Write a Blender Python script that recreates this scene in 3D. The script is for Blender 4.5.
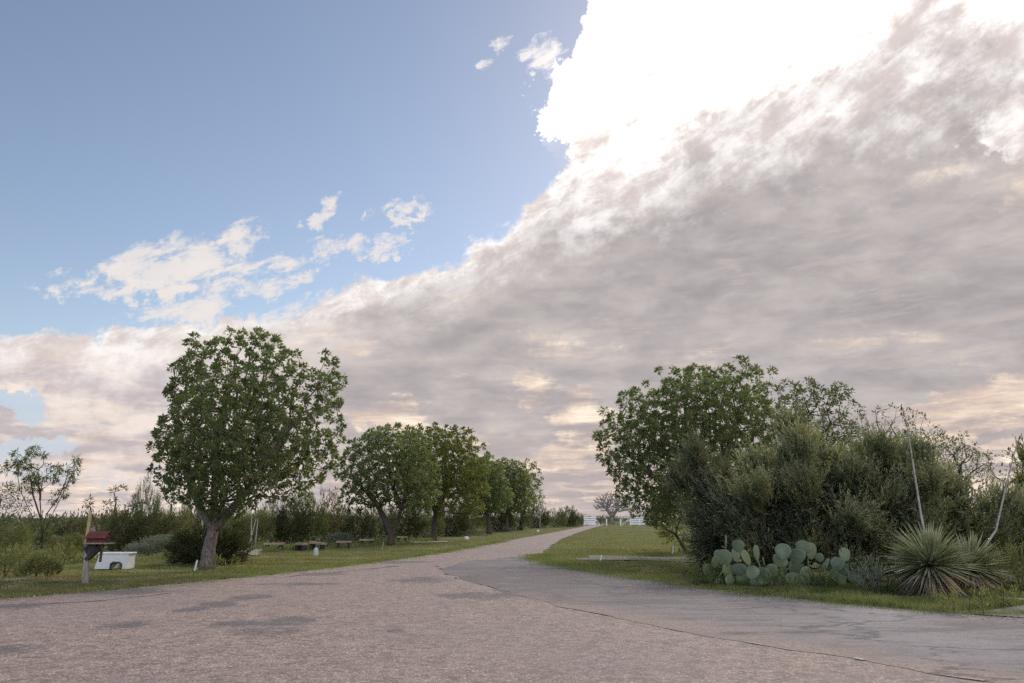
import bpy, math, random
import numpy as np
from mathutils import Vector, Matrix
R = math.radians
C = bpy.context.scene.collection
S = bpy.context.scene
for o in list(bpy.data.objects):
    bpy.data.objects.remove(o, do_unlink=True)

# ------------------------------------------------------------------ camera
W_, H_ = 1024, 683
FPX = 796.0
PITCH = math.atan(176.5 / FPX)
CAMH = 1.5
cam_d = bpy.data.cameras.new('camera')
cam = bpy.data.objects.new('camera', cam_d)
C.objects.link(cam)
cam.location = (0, 0, CAMH)
cam.rotation_euler = (math.pi / 2 + PITCH, 0, 0)
cam_d.sensor_width = 36.0
cam_d.lens = 36.0 * FPX / W_
cam_d.clip_start = 0.1
cam_d.clip_end = 9000
S.camera = cam
S.render.resolution_x, S.render.resolution_y = W_, H_
S.view_settings.view_transform = 'Standard'
S.view_settings.look = 'None'
S.view_settings.gamma = 1.0
S.view_settings.exposure = 0.0
S.view_settings.use_curve_mapping = False
try:
    S.cycles.max_bounces = 6
    S.cycles.diffuse_bounces = 3
    S.cycles.transmission_bounces = 4
    S.cycles.use_denoising = False
except Exception:
    pass


def raydir(px, py):
    """direction of the photograph's pixel, as a surveying helper"""
    r = (px - W_ / 2) / FPX
    u = (H_ / 2 - py) / FPX
    cp, sp = math.cos(PITCH), math.sin(PITCH)
    return Vector((r, cp - u * sp, sp + u * cp))


def at(px, py, z=0.0):
    d = raydir(px, py)
    t = (z - CAMH) / d.z
    return Vector((d.x * t, d.y * t, z))


def atd(px, py, Y):
    d = raydir(px, py)
    t = Y / d.y
    return Vector((d.x * t, Y, CAMH + d.z * t))


def azel(px, py):
    d = raydir(px, py).normalized()
    return math.degrees(math.atan2(d.x, d.y)), math.degrees(math.asin(d.z))


# ------------------------------------------------------------------ node helpers
class NT:
    def __init__(self, nt):
        self.nt = nt

    def node(self, t, **kw):
        n = self.nt.nodes.new(t)
        for k, v in kw.items():
            setattr(n, k, v)
        return n

    def link(self, a, b):
        if isinstance(a, V):
            a = a.s
        if hasattr(a, 'links'):
            self.nt.links.new(a, b)
        else:
            b.default_value = a

    def val(self, v):
        n = self.node('ShaderNodeValue')
        n.outputs[0].default_value = v
        return V(self, n.outputs[0])

    def math(self, op, *a, clamp=False):
        n = self.node('ShaderNodeMath', operation=op)
        n.use_clamp = clamp
        for i, x in enumerate(a):
            self.link(x, n.inputs[i])
        return V(self, n.outputs[0])

    def vmath(self, op, *a):
        n = self.node('ShaderNodeVectorMath', operation=op)
        for i, x in enumerate(a):
            self.link(x, n.inputs[i])
        return n

    def smooth(self, a, b, x, lo=0.0, hi=1.0, kind='SMOOTHSTEP'):
        n = self.node('ShaderNodeMapRange', interpolation_type=kind)
        self.link(x, n.inputs[0])
        for i, v in zip((1, 2, 3, 4), (a, b, lo, hi)):
            self.link(v, n.inputs[i])
        return V(self, n.outputs[0])

    def mix(self, f, a, b, mode='MIX'):
        n = self.node('ShaderNodeMix', data_type='RGBA', blend_type=mode)
        n.clamp_factor = True
        self.link(f, n.inputs[0])
        for x, i in ((a, 6), (b, 7)):
            if isinstance(x, (tuple, list)):
                n.inputs[i].default_value = (*x[:3], 1.0)
            else:
                self.link(x, n.inputs[i])
        return V(self, n.outputs[2])

    def noise(self, vec, scale, detail=4.0, rough=0.5, dist=0.0, lac=2.0, color=False):
        n = self.node('ShaderNodeTexNoise')
        self.link(vec, n.inputs['Vector'])
        n.inputs['Scale'].default_value = scale
        n.inputs['Detail'].default_value = detail
        n.inputs['Roughness'].default_value = rough
        n.inputs['Lacunarity'].default_value = lac
        n.inputs['Distortion'].default_value = dist
        return V(self, n.outputs['Color' if color else 'Fac'])

    def vor(self, vec, scale, out='Distance', feature='F1'):
        n = self.node('ShaderNodeTexVoronoi', feature=feature)
        self.link(vec, n.inputs['Vector'])
        n.inputs['Scale'].default_value = scale
        return V(self, n.outputs[out])

    def comb(self, x, y, z):
        n = self.node('ShaderNodeCombineXYZ')
        for i, a in enumerate((x, y, z)):
            self.link(a, n.inputs[i])
        return V(self, n.outputs[0])

    def sep(self, v):
        n = self.node('ShaderNodeSeparateXYZ')
        self.link(v, n.inputs[0])
        return [V(self, o) for o in n.outputs]

    def curve(self, x, pts):
        """piecewise curve y(x) through pts (any range)"""
        xs = [p[0] for p in pts]
        ys = [p[1] for p in pts]
        x0, x1, y0, y1 = min(xs), max(xs), min(ys), max(ys)
        if y1 - y0 < 1e-6:
            y1 = y0 + 1
        n = self.node('ShaderNodeFloatCurve')
        t = (x - x0) / (x1 - x0)
        t = self.math('MAXIMUM', t, 0.0)
        t = self.math('MINIMUM', t, 1.0)
        self.link(t, n.inputs['Value'])
        cv = n.mapping.curves[0]
        P = sorted(((a - x0) / (x1 - x0), (b - y0) / (y1 - y0)) for a, b in pts)
        cv.points[0].location = P[0]
        cv.points[1].location = P[-1]
        for p in P[1:-1]:
            cv.points.new(*p)
        n.mapping.update()
        return V(self, n.outputs[0]) * (y1 - y0) + y0


class V:
    def __init__(self, nt, s):
        self.nt, self.s = nt, s

    def __add__(self, o): return self.nt.math('ADD', self, o)
    __radd__ = __add__
    def __sub__(self, o): return self.nt.math('SUBTRACT', self, o)
    def __rsub__(self, o): return self.nt.math('SUBTRACT', o, self)
    def __mul__(self, o): return self.nt.math('MULTIPLY', self, o)
    __rmul__ = __mul__
    def __truediv__(self, o): return self.nt.math('DIVIDE', self, o)
    def __neg__(self): return self.nt.math('MULTIPLY', self, -1.0)


def srgb(r, g, b):
    f = lambda c: (c / 255 / 12.92) if c / 255 <= 0.04045 else ((c / 255 + 0.055) / 1.055) ** 2.4
    return (f(r), f(g), f(b))


# ------------------------------------------------------------------ sky
SUN_AZ, SUN_EL = azel(800, 30)          # hidden behind the thin bright cloud, upper right
world = bpy.data.worlds.new('World')
S.world = world
world.use_nodes = True
world.node_tree.nodes.clear()
n = NT(world.node_tree)


def build_sky():
    sky = n.node('ShaderNodeTexSky', sky_type='NISHITA')
    sky.sun_disc = False
    sky.sun_elevation = R(SUN_EL)
    sky.sun_rotation = R(SUN_AZ)
    sky.altitude = 700
    sky.air_density = 1.0
    sky.dust_density = 0.4
    sky.ozone_density = 1.3
    tc = n.node('ShaderNodeTexCoord')
    D = V(n, n.vmath('NORMALIZE', tc.outputs['Generated']).outputs[0])
    x, y, z = n.sep(D)
    deg = 180 / math.pi
    # puffy noises on the sphere of directions
    wa = n.noise(D, 9.0, 9, 0.62) - 0.5
    wb = n.noise(V(n, n.vmath('ADD', D, (7.3, 2.1, 4.4)).outputs[0]), 22.0, 8, 0.65) - 0.5
    az0 = n.math('ARCTAN2', x, y) * deg
    el0 = n.math('ARCSINE', z) * deg
    wc = n.noise(D, 70.0, 7, 0.68, 0.6) - 0.5
    az = az0 + wa * 7.0 + wb * 4.5 + wc * 1.6
    el = el0 + (wb * 4.0 - wa * 3.0) + wc * 2.0
    # cloud layer seen in perspective: plane-projected coordinates
    zz = n.math('MAXIMUM', z, 0.0) + 0.10
    P = n.comb(x / zz, y / zz, 0.0)
    Pa = n.comb(x / zz * 0.75 + y / zz * 0.1, y / zz * 1.5, 3.0)
    big = n.noise(Pa, 0.9, 7, 0.55, 0.4)
    mid = n.noise(P, 2.6, 8, 0.6, 0.3)
    # diagonal fibres in the bright part
    rx = az0 * 0.92 + el0 * 0.39
    ry = el0 * 0.92 - az0 * 0.39
    fib = n.noise(n.comb(rx * 0.05, ry * 0.12, 1.7), 2.6, 9, 0.64, 0.25)
    fine = n.noise(n.comb(rx * 0.09, ry * 0.22, 5.7), 3.0, 9, 0.66, 0.3)

    # ---- the edge of the great bank of cloud
    edge = [(-300, 352), (0, 336), (160, 332), (250, 318), (330, 290), (430, 262), (500, 224), (548, 182),
            (537, 120), (556, 62), (590, 0), (640, -120)]
    pts = []
    for p in edge:
        a, e = azel(*p)
        pts.append(((a + e) * .7071, (e - a) * .7071))
    s = (az + el) * 0.7071
    t = (el - az) * 0.7071
    db = n.curve(s, pts) - t
    cov = n.smooth(-0.15, 0.55, db + (fib - 0.5) * 3.0 * n.smooth(8.0, 16.0, el0) + wc * 1.2)
    # ---- brightness line: above it the cloud is thin in front of the sun
    line = [(-300, 330), (0, 338), (160, 338), (250, 322), (330, 300), (430, 276), (500, 244), (560, 205), (640, 172),
            (750, 126), (900, 82), (1024, 62), (1300, 40)]
    lp = [azel(*p) for p in line]
    L = n.curve(az0 + wa * 4, lp)
    above = el0 - L
    amp = n.smooth(-9.0, 9.0, az0, 0.34, 1.0)
    bright = n.smooth(-5.6, 1.4, above - 1.8 + amp * 1.8 + ((fib - 0.5) * 12.0 + wb * 9 + wa * 6 + wc * 2.0) * amp)
    # rim that glows along the edge
    rim = n.smooth(2.5, 0.5, db + wb * 5 + wa * 2 + wc * 4) * n.smooth(-24.0, -10.0, az0)
    bright = n.math('MAXIMUM', bright, rim)
    # a bright hole at the right margin
    def blob(px, py, rx_, ry_, w=1.0, rot=0.0):
        a, e = azel(px, py)
        u = (az - a) / rx_
        v_ = (el - e) / ry_
        if rot:
            c_, s_ = math.cos(rot), math.sin(rot)
            u, v_ = ((az - a) * c_ + (el - e) * s_) / rx_, ((el - e) * c_ - (az - a) * s_) / ry_
        r2 = u * u + v_ * v_
        return n.smooth(1.0, 0.0, r2) * w
    hole = blob(1018, 120, 3.6, 2.6) * 0.9
    bright = n.math('MAXIMUM', bright, n.smooth(0.15, 0.85, hole + (fib - 0.5) * 1.4) * n.smooth(0, .1, hole))
    # ---- greys of the shaded underside
    puf = n.noise(n.comb(az0 * 0.11, el0 * 0.26, 4.0), 2.2, 8, 0.58, 0.2)
    tex = (big - 0.5) * 0.6 + (mid - 0.5) * 0.45 + (puf - 0.5) * 0.9 + (fine - 0.5) * 0.12
    g = n.smooth(-0.30, 0.28, tex)
    dark = srgb(167, 160, 162)
    lite = srgb(203, 195, 192)
    grey = n.mix(g, dark, lite)
    warm = n.mix(n.smooth(-0.10, 0.30, tex), srgb(186, 174, 173), srgb(229, 212, 203))
    lowm = n.smooth(9.0, 1.0, el0 + (big - 0.5) * 8)
    grey = n.mix(lowm * 0.85, grey, warm)
    # pale mottled part on the left
    leftm = n.smooth(-8.0, -24.0, az0 + wa * 10) * n.smooth(25.0, 14.0, el0)
    pale = n.mix(n.smooth(-0.16, 0.16, tex + wb * 0.5), srgb(196, 185, 188), srgb(247, 234, 226))
    grey = n.mix(leftm * 0.9, grey, pale)
    # creamy gaps near the horizon
    cream = None
    for b in ((985, 415, 9.5, 2.3, 1.0, 0.06), (905, 420, 4.0, 1.3, .8, 0.1), (1000, 455, 6, 1.2, .7, 0.0), (588, 432, 3.6, 3.4, .85, 0.35), (545, 460, 7, 1.4, .55, 0.1),
              (535, 395, 2.6, 1.4, .5, 0.0), (385, 418, 4.0, 1.6, .8, 0.1), (600, 485, 12, 1.3, .5, 0.0),
              (420, 455, 6.0, 1.5, .45, 0.1), (60, 510, 16.0, 3.0, .5, 0.0), (110, 445, 10, 2.0, .5, 0.1), (20, 375, 6, 2.0, .5, 0.1), (1100, 480, 20.0, 2.6, .7, 0.0)):
        q = blob(*b)
        cream = q if cream is None else n.math('MAXIMUM', cream, q)
    cm = n.smooth(0.22, 0.95, cream + (mid - 0.5) * 2.6 + (big - 0.5) * 2.2 + wc * 0.8) * 0.9
    ctx = n.noise(n.comb(az0 * 0.16 - el0 * .05, el0 * 0.75, 8.0), 1.3, 9, 0.64, 0.3)
    crm = n.mix(n.smooth(0.36, 0.60, ctx + (mid - .5) * .3), srgb(206, 186, 176), n.mix(n.smooth(0.52, 0.66, ctx), (0.93, 0.74, 0.60), (1.15, 0.99, 0.80)))
    grey = n.mix(cm, grey, crm)
    # white lit part, far brighter close to the veiled sun
    strk = n.smooth(0.53, 0.62, n.noise(n.comb(az0 * 0.10 + el0 * 0.03, el0 * 0.55 - az0 * 0.06, 9.1), 1.1, 9, 0.66, 0.15)) * n.smooth(24.0, 17.0, el0)
    grey = n.mix(strk * 0.16, grey, srgb(236, 220, 210))
    sx, sy = azel(800, 30)
    r2 = ((az0 - sx) * (az0 - sx) + (el0 - sy) * (el0 - sy)) * (1 / 300.0)
    glow = n.math('EXPONENT', -r2)
    wtx = n.noise(n.comb(rx * 0.3, ry * 0.5, 2.2), 1.6, 9, 0.7, 0.3)
    wtex = (fine - 0.5) * 1.3 + (wtx - 0.5) * 0.9 + wb * 0.5
    lit0 = n.mix(n.smooth(0.20, -0.20, wtex), (1.06, 1.02, 1.0), srgb(224, 212, 208))
    boost = glow * n.smooth(1.0, 9.5, above + (fib - 0.5) * 16.0 + wa * 8 + wb * 5) * 5.0
    lit = V(n, n.vmath('MULTIPLY', lit0, n.comb(1 + boost, 1 + boost * .95, 1 + boost * .9)).outputs[0])
    cloud = n.mix(bright, grey, lit)
    # ---- small detached wisps on the left
    wis = None
    for b in ((165, 272, 8.0, 3.0, 1.0, 0.16), (105, 290, 4.8, 1.7, .8, 0.0), (235, 236, 3.6, 1.7, .75, 0.4), (240, 285, 5.5, 2.2, .72, 0.5), (320, 214, 2.6, 1.1, .95, 0.6),
              (335, 250, 4.8, 1.5, .8, 0.1), (405, 214, 3.2, 1.3, .95, 0.12), (385, 243, 3.2, .9, .72, 0.1), (185, 315, 5.5, 1.6, .9, 0.3), (292, 262, 4.5, 1.5, .6, 0.3),
              (500, 50, 1.4, 1.2, .62, 0.5), (486, 72, 1.2, 1.0, .55, 0.2), (548, 60, 2.0, 2.4, .6, 0.5),
              (290, 305, 5, 1.6, .7, 0.4)):
        q = blob(*b)
        wis = q if wis is None else n.math('MAXIMUM', wis, q)
    wn = n.noise(n.comb(rx * 0.13, ry * 0.34, 6.3), 2.4, 11, 0.70, 0.35) - 0.5
    wcov = n.smooth(0.36, 0.95, wis * 0.95 + wn * 2.9 + wc * 1.0 + wb * .8)
    gate = n.smooth(0.0, 0.10, wis)
    wcov = wcov * gate
    # blue holes in the bank
    gap = None
    for b in ((8, 402, 3.4, 1.2, 1.0, -0.1), (18, 452, 5.5, 1.2, .75, 0.1), (60, 480, 5.5, 1.0, .5, 0.0),
              (552, 152, 2.0, 1.6, .85, -0.5), (652, 55, 3.0, 1.2, .42, 0.3), (650, 62, 4.6, .9, .50, 0.3), (600, 95, 3.2, .7, .46, 0.3), (700, 45, 5, .7, .45, .3)):
        q = blob(*b)
        gap = q if gap is None else n.math('MAXIMUM', gap, q)
    gcov = n.smooth(0.25, 0.60, gap + wb * 1.2 + (fine - 0.5) * 0.8) * n.smooth(0.0, .1, gap)
    cov = cov * (1.0 - gcov * 0.92)
    # ---- blue, graded as the photograph's
    hz = n.smooth(14.0, 2.0, el0)
    bl = V(n, n.vmath('MULTIPLY', sky.outputs[0], (0.151, 0.132, 0.117)).outputs[0])
    bl = n.mix(hz * 0.75, bl, srgb(183, 190, 212))
    wcol = n.mix(glow, (0.86, 0.80, 0.77), (1.5, 1.45, 1.4))
    out = n.mix(wcov * (0.74 + 0.6 * (puf - 0.2)), bl, wcol)
    out = n.mix(cov, out, cloud)
    # unseen sky behind the viewer, brightness added to lift the foreground
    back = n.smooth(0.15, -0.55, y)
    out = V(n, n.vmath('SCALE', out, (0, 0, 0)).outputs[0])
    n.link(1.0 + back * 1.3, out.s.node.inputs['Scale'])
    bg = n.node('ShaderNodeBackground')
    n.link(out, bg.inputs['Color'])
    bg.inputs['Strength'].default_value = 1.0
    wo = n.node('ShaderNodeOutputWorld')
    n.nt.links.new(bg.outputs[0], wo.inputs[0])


build_sky()
world.cycles.sampling_method = 'MANUAL'
world.cycles.sample_map_resolution = 1024

sun_d = bpy.data.lights.new('sun', 'SUN')
sun = bpy.data.objects.new('sun', sun_d)
C.objects.link(sun)
sun_d.energy = 2.2
sun_d.angle = R(14)
sun_d.color = (1.0, 0.93, 0.85)
sd = Vector((math.sin(R(SUN_AZ)) * math.cos(R(SUN_EL)), math.cos(R(SUN_AZ)) * math.cos(R(SUN_EL)), math.sin(R(SUN_EL))))
sun.rotation_euler = sd.to_track_quat('Z', 'Y').to_euler()
#---MARK---
# ------------------------------------------------------------------ mesh helpers
rng = np.random.default_rng(11)
random.seed(11)


def mesh_np(name, Vv, F, mat, parent=None, tint=None, origin=(0, 0, 0), smooth=False, mats=None):
    """one mesh object from arrays; F is (n,k)"""
    Vv = np.asarray(Vv, dtype=np.float32) - np.asarray(origin, dtype=np.float32)
    F = np.asarray(F, dtype=np.int32)
    k = F.shape[1]
    me = bpy.data.meshes.new(name)
    me.vertices.add(len(Vv))
    me.vertices.foreach_set('co', Vv.ravel())
    me.loops.add(F.size)
    me.loops.foreach_set('vertex_index', F.ravel())
    me.polygons.add(len(F))
    me.polygons.foreach_set('loop_start', np.arange(0, F.size, k, dtype=np.int32))
    if smooth:
        me.polygons.foreach_set('use_smooth', np.ones(len(F), dtype=bool))
    me.update(calc_edges=True)
    if tint is not None:
        at_ = me.attributes.new('tint', 'FLOAT', 'POINT')
        at_.data.foreach_set('value', np.asarray(tint, dtype=np.float32))
    me.materials.append(mat)
    o = bpy.data.objects.new(name, me)
    C.objects.link(o)
    if parent is not None:
        o.parent = parent
    return o


class MB:
    """collects small shapes into one mesh"""
    def __init__(self):
        self.v, self.f = [], []

    def add(self, vs, fs):
        b = len(self.v)
        self.v += [tuple(v) for v in vs]
        self.f += [tuple(i + b for i in f) for f in fs]

    def box(self, c, size, rot=None, taper=1.0, jit=0.0):
        c = Vector(c)
        vs = []
        for z in (-.5, .5):
            k = 1.0 if z < 0 else taper
            for x, y in ((-.5, -.5), (.5, -.5), (.5, .5), (-.5, .5)):
                v = Vector((x * size[0] * k, y * size[1] * k, z * size[2]))
                v += Vector([random.uniform(-jit, jit) for _ in range(3)])
                if rot is not None:
                    v = rot @ v
                vs.append(c + v)
        self.add(vs, [(3, 2, 1, 0), (4, 5, 6, 7), (0, 1, 5, 4), (1, 2, 6, 5), (2, 3, 7, 6), (3, 0, 4, 7)])

    def beam(self, a, b, w, t, up=(0, 0, 1)):
        a, b = Vector(a), Vector(b)
        d = (b - a)
        L = d.length
        d.normalize()
        s = d.cross(Vector(up))
        if s.length < 1e-3:
            s = d.cross(Vector((1, 0, 0)))
        s.normalize()
        u = s.cross(d)
        M = Matrix((s, u, d)).transposed()
        self.box((a + b) / 2, (w, t, L), M)

    def tube(self, pts, rads, k=10, cap=True):
        pts = [Vector(p) for p in pts]
        vs, fs = [], []
        s = None
        for i, p in enumerate(pts):
            d = (pts[min(i + 1, len(pts) - 1)] - pts[max(i - 1, 0)]).normalized()
            if s is None:
                s = d.cross(Vector((0.3, 1, 0.1))).normalized()
            else:
                s = (s - d * s.dot(d)).normalized()
            u = d.cross(s)
            for j in range(k):
                a = 2 * math.pi * j / k
                vs.append(p + (s * math.cos(a) + u * math.sin(a)) * rads[i])
        for i in range(len(pts) - 1):
            for j in range(k):
                j2 = (j + 1) % k
                fs.append((i * k + j, i * k + j2, (i + 1) * k + j2, (i + 1) * k + j))
        if cap:
            fs.append(tuple(reversed(range(k))))
            fs.append(tuple((len(pts) - 1) * k + j for j in range(k)))
        self.add(vs, fs)

    def build(self, name, mat, parent=None, origin=(0, 0, 0), smooth=False, bevel=0.0):
        me = bpy.data.meshes.new(name)
        o_ = Vector(origin)
        me.from_pydata([Vector(v) - o_ for v in self.v], [], self.f)
        me.materials.append(mat)
        if smooth:
            me.polygons.foreach_set('use_smooth', [True] * len(me.polygons))
        me.update()
        o = bpy.data.objects.new(name, me)
        C.objects.link(o)
        if parent is not None:
            o.parent = parent
        if bevel:
            m = o.modifiers.new('bevel', 'BEVEL')
            m.width = bevel
            m.segments = 2
            m.limit_method = 'ANGLE'
        return o


def tag(o, label=None, cat=None, group=None, kind=None):
    if label: o['label'] = label
    if cat: o['category'] = cat
    if group: o['group'] = group
    if kind: o['kind'] = kind
    return o


def thing(name, label, cat, loc, group=None):
    o = bpy.data.objects.new(name, None)
    o.empty_display_size = 0.3
    C.objects.link(o)
    o.location = loc
    return tag(o, label, cat, group)


def copy_tree(o, parent=None):
    c = o.copy()
    C.objects.link(c)
    c.parent = parent
    for ch in list(o.children):
        copy_tree(ch, c)
    return c


# ------------------------------------------------------------------ materials
def newmat(name):
    m = bpy.data.materials.new(name)
    m.use_nodes = True
    m.node_tree.nodes.clear()
    return m, NT(m.node_tree)


def finish(m, t, col, rough=0.8, spec=0.2, bump=None, bstr=0.3, bdist=0.01, transl=0.0, tcol=None):
    b = t.node('ShaderNodeBsdfPrincipled')
    if isinstance(col, (tuple, list)):
        b.inputs['Base Color'].default_value = (*col[:3], 1)
    else:
        t.link(col, b.inputs['Base Color'])
    t.link(rough, b.inputs['Roughness'])
    b.inputs['Specular IOR Level'].default_value = spec
    if bump is not None:
        bn = t.node('ShaderNodeBump')
        bn.inputs['Strength'].default_value = bstr
        bn.inputs['Distance'].default_value = bdist
        t.link(bump, bn.inputs['Height'])
        t.nt.links.new(bn.outputs[0], b.inputs['Normal'])
    out = t.node('ShaderNodeOutputMaterial')
    if transl:
        tr = t.node('ShaderNodeBsdfTranslucent')
        t.link(tcol if tcol is not None else col, tr.inputs['Color'])
        mx = t.node('ShaderNodeMixShader')
        mx.inputs[0].default_value = transl
        t.nt.links.new(b.outputs[0], mx.inputs[1])
        t.nt.links.new(tr.outputs[0], mx.inputs[2])
        t.nt.links.new(mx.outputs[0], out.inputs[0])
    else:
        t.nt.links.new(b.outputs[0], out.inputs[0])
    return m


def ocoord(t):
    tc = t.node('ShaderNodeTexCoord')
    return V(t, tc.outputs['Object'])


def leaf_mat(name, c0, c1, c2, transl=0.35, rough=0.5, spec=0.25, ns=1.2):
    """leaf colour varies from leaf to leaf (tint) and from bough to bough (noise)"""
    m, t = newmat(name)
    a = t.node('ShaderNodeAttribute', attribute_name='tint')
    tint = V(t, a.outputs['Fac'])
    oc = ocoord(t)
    nz = t.noise(oc, ns, 3, 0.6)
    f = t.smooth(0.0, 1.0, tint, kind='LINEAR')
    col = t.mix(f, c0, c1)
    n2 = t.noise(oc, ns * 2.2, 2, 0.5)
    col = t.mix(t.smooth(0.56, 0.42, n2) * 0.55, col, c0)
    col = t.mix(t.smooth(0.50, 0.70, nz) * 0.8, col, c2)
    br = t.mix(0.75, col, tuple(min(1, x * 1.6) for x in (c1[0] * 1.15, c1[1] * 1.25, c1[2] * 0.6)))
    return finish(m, t, col, rough, spec, transl=transl, tcol=br)


def bark_mat(name, c0, c1, sc=6.0):
    m, t = newmat(name)
    oc = ocoord(t)
    x, y, z = t.sep(oc)
    st = t.comb(x * 1.5, y * 1.5, z * 0.2)
    nz = t.noise(st, sc * 3, 6, 0.65)
    v = t.vor(st, sc * 3.5, feature='DISTANCE_TO_EDGE')
    f = t.smooth(0.0, 0.12, v + (nz - 0.5) * 0.25)
    col = t.mix(f, tuple(c * 0.62 for c in c0), t.mix(t.smooth(0.35, 0.65, nz), c0, c1))
    return finish(m, t, col, 0.95, 0.1, bump=f + nz, bstr=0.55, bdist=0.02)


M = {}
M['leaf_tree'] = leaf_mat('broad_leaf', (0.045, 0.068, 0.036), (0.180, 0.210, 0.105), (0.215, 0.220, 0.085), 0.40)
M['leaf_tree_yellow'] = leaf_mat('yellowing_leaf', (0.060, 0.085, 0.030), (0.17, 0.185, 0.060), (0.24, 0.21, 0.045), 0.40)
M['leaf_mesquite'] = leaf_mat('feathery_leaf', (0.055, 0.080, 0.035), (0.13, 0.15, 0.075), (0.16, 0.155, 0.07), 0.35)
M['leaf_olive'] = leaf_mat('olive_grey_leaf', (0.040, 0.052, 0.035), (0.33, 0.335, 0.225), (0.34, 0.31, 0.16), 0.24, ns=0.9)
M['leaf_olive_dark'] = leaf_mat('dark_olive_leaf', (0.036, 0.048, 0.032), (0.20, 0.21, 0.14), (0.23, 0.21, 0.12), 0.2, ns=0.9)
M['leaf_silver'] = leaf_mat('silver_grey_leaf', (0.13, 0.15, 0.125), (0.22, 0.235, 0.20), (0.2, 0.2, 0.16), 0.2)
M['leaf_dark'] = leaf_mat('dark_shrub_leaf', (0.045, 0.062, 0.024), (0.085, 0.085, 0.035), (0.10, 0.06, 0.04), 0.2)
M['leaf_rust'] = leaf_mat('rusty_leaf', (0.07, 0.068, 0.036), (0.13, 0.115, 0.055), (0.16, 0.10, 0.06), 0.35)
M['leaf_brush'] = leaf_mat('brush_leaf', (0.075, 0.092, 0.042), (0.22, 0.215, 0.10), (0.27, 0.23, 0.12), 0.3, ns=0.3)
M['leaf_far'] = leaf_mat('far_scrub_leaf', (0.050, 0.058, 0.032), (0.105, 0.108, 0.062), (0.12, 0.105, 0.065), 0.2, ns=0.1)
M['leaf_straw'] = leaf_mat('straw_leaf', (0.11, 0.13, 0.05), (0.24, 0.23, 0.10), (0.25, 0.24, 0.12), 0.3)
M['bark'] = bark_mat('grey_bark', (0.15, 0.125, 0.115), (0.25, 0.22, 0.20))
M['bark_dark'] = bark_mat('dark_bark', (0.07, 0.055, 0.048), (0.12, 0.10, 0.09))
M['bark_pale'] = bark_mat('pale_dead_wood', (0.30, 0.27, 0.25), (0.45, 0.42, 0.39))


def mat_chipseal():
    m, t = newmat('chipseal')
    oc = ocoord(t)
    # single stones
    v = t.node('ShaderNodeTexVoronoi', feature='F1')
    t.link(oc, v.inputs['Vector'])
    v.inputs['Scale'].default_value = 34.0
    cr, cg, cb = t.sep(V(t, v.outputs['Color']))
    d = V(t, v.outputs['Distance'])
    stone = t.mix(cr, (0.200, 0.144, 0.122), (0.40, 0.308, 0.258))
    stone = t.mix(t.smooth(0.72, 0.86, cg), stone, (0.12, 0.10, 0.10))
    stone = t.mix(t.smooth(0.86, 0.95, cb), stone, (0.60, 0.49, 0.45))
    stone = t.mix(t.smooth(0.42, 0.62, d), stone, (0.085, 0.075, 0.078))
    # clusters of coarser stones, visible from further away
    v2 = t.vor(oc, 11.0, out='Color')
    v3 = t.vor(oc, 5.0, out='Color')
    a_, b_, c_ = t.sep(v2)
    a3, b3, c3 = t.sep(v3)
    stone = t.mix(0.42, stone, t.mix(a_, (0.13, 0.095, 0.082), (0.45, 0.345, 0.292)))
    stone = t.mix(0.14, stone, t.mix(a3, (0.15, 0.112, 0.096), (0.39, 0.298, 0.252)))
    # traffic polish, oil, bleeding binder
    x, y, z = t.sep(oc)
    big = t.noise(oc, 0.16, 5, 0.55)
    mid = t.noise(oc, 0.9, 6, 0.6)
    stone = t.mix(t.smooth(0.42, 0.64, big) * 0.35, stone, (0.20, 0.165, 0.16))
    stone = t.mix(t.smooth(0.50, 0.66, mid) * 0.22, stone, (0.17, 0.14, 0.137))
    # far part of the road is smoother and greyer
    st = t.noise(t.comb(x * 0.9, y * 0.12, 0.0), 1.1, 5, 0.6)
    stone = t.mix(t.smooth(22, 40, y) * t.smooth(0.35, 0.65, st) * 0.5, stone, (0.20, 0.175, 0.175))
    # dark worn patches
    patches = [(235, 624, 36, 5), (265, 631, 45, 6), (290, 621, 38, 6), (125, 625, 34, 5), (215, 605, 30, 5), (250, 597, 26, 4),
               (5, 650, 40, 7), (395, 630, 14, 3), (190, 610, 22, 3), (322, 574, 30, 2), (400, 562, 40, 2), (130, 592, 60, 4),
               (20, 606, 40, 4), (300, 584, 60, 2), (420, 580, 40, 4), (478, 596, 60, 5)]
    P = None
    wob = t.noise(oc, 1.6, 6, 0.7)
    wob2 = t.noise(oc, 9.0, 4, 0.7)
    for (px, py, rx, ry) in patches:
        c = at(px, py)
        wx = (at(px + rx, py) - c).length
        wy = (at(px, py - ry) - c).length
        u = (x - c.x) / wx
        w = (y - c.y) / wy
        q = t.smooth(1.15, 0.0, u * u + w * w)
        P = q if P is None else t.math('MAXIMUM', P, q)
    wob3 = t.noise(oc, 28.0, 3, 0.7)
    pm = t.smooth(0.40, 0.95, P + (wob - 0.5) * 3.0 + (wob2 - 0.5) * 2.2 + (wob3 - 0.5) * 1.6) * t.smooth(0, .08, P)
    stone = t.mix(pm * 0.95, stone, t.mix(cr, (0.060, 0.055, 0.060), (0.17, 0.15, 0.15)))
    hgt = t.smooth(0.6, 0.2, d)
    return finish(m, t, stone, 0.85, 0.25, bump=hgt, bstr=0.5, bdist=0.012)


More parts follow.
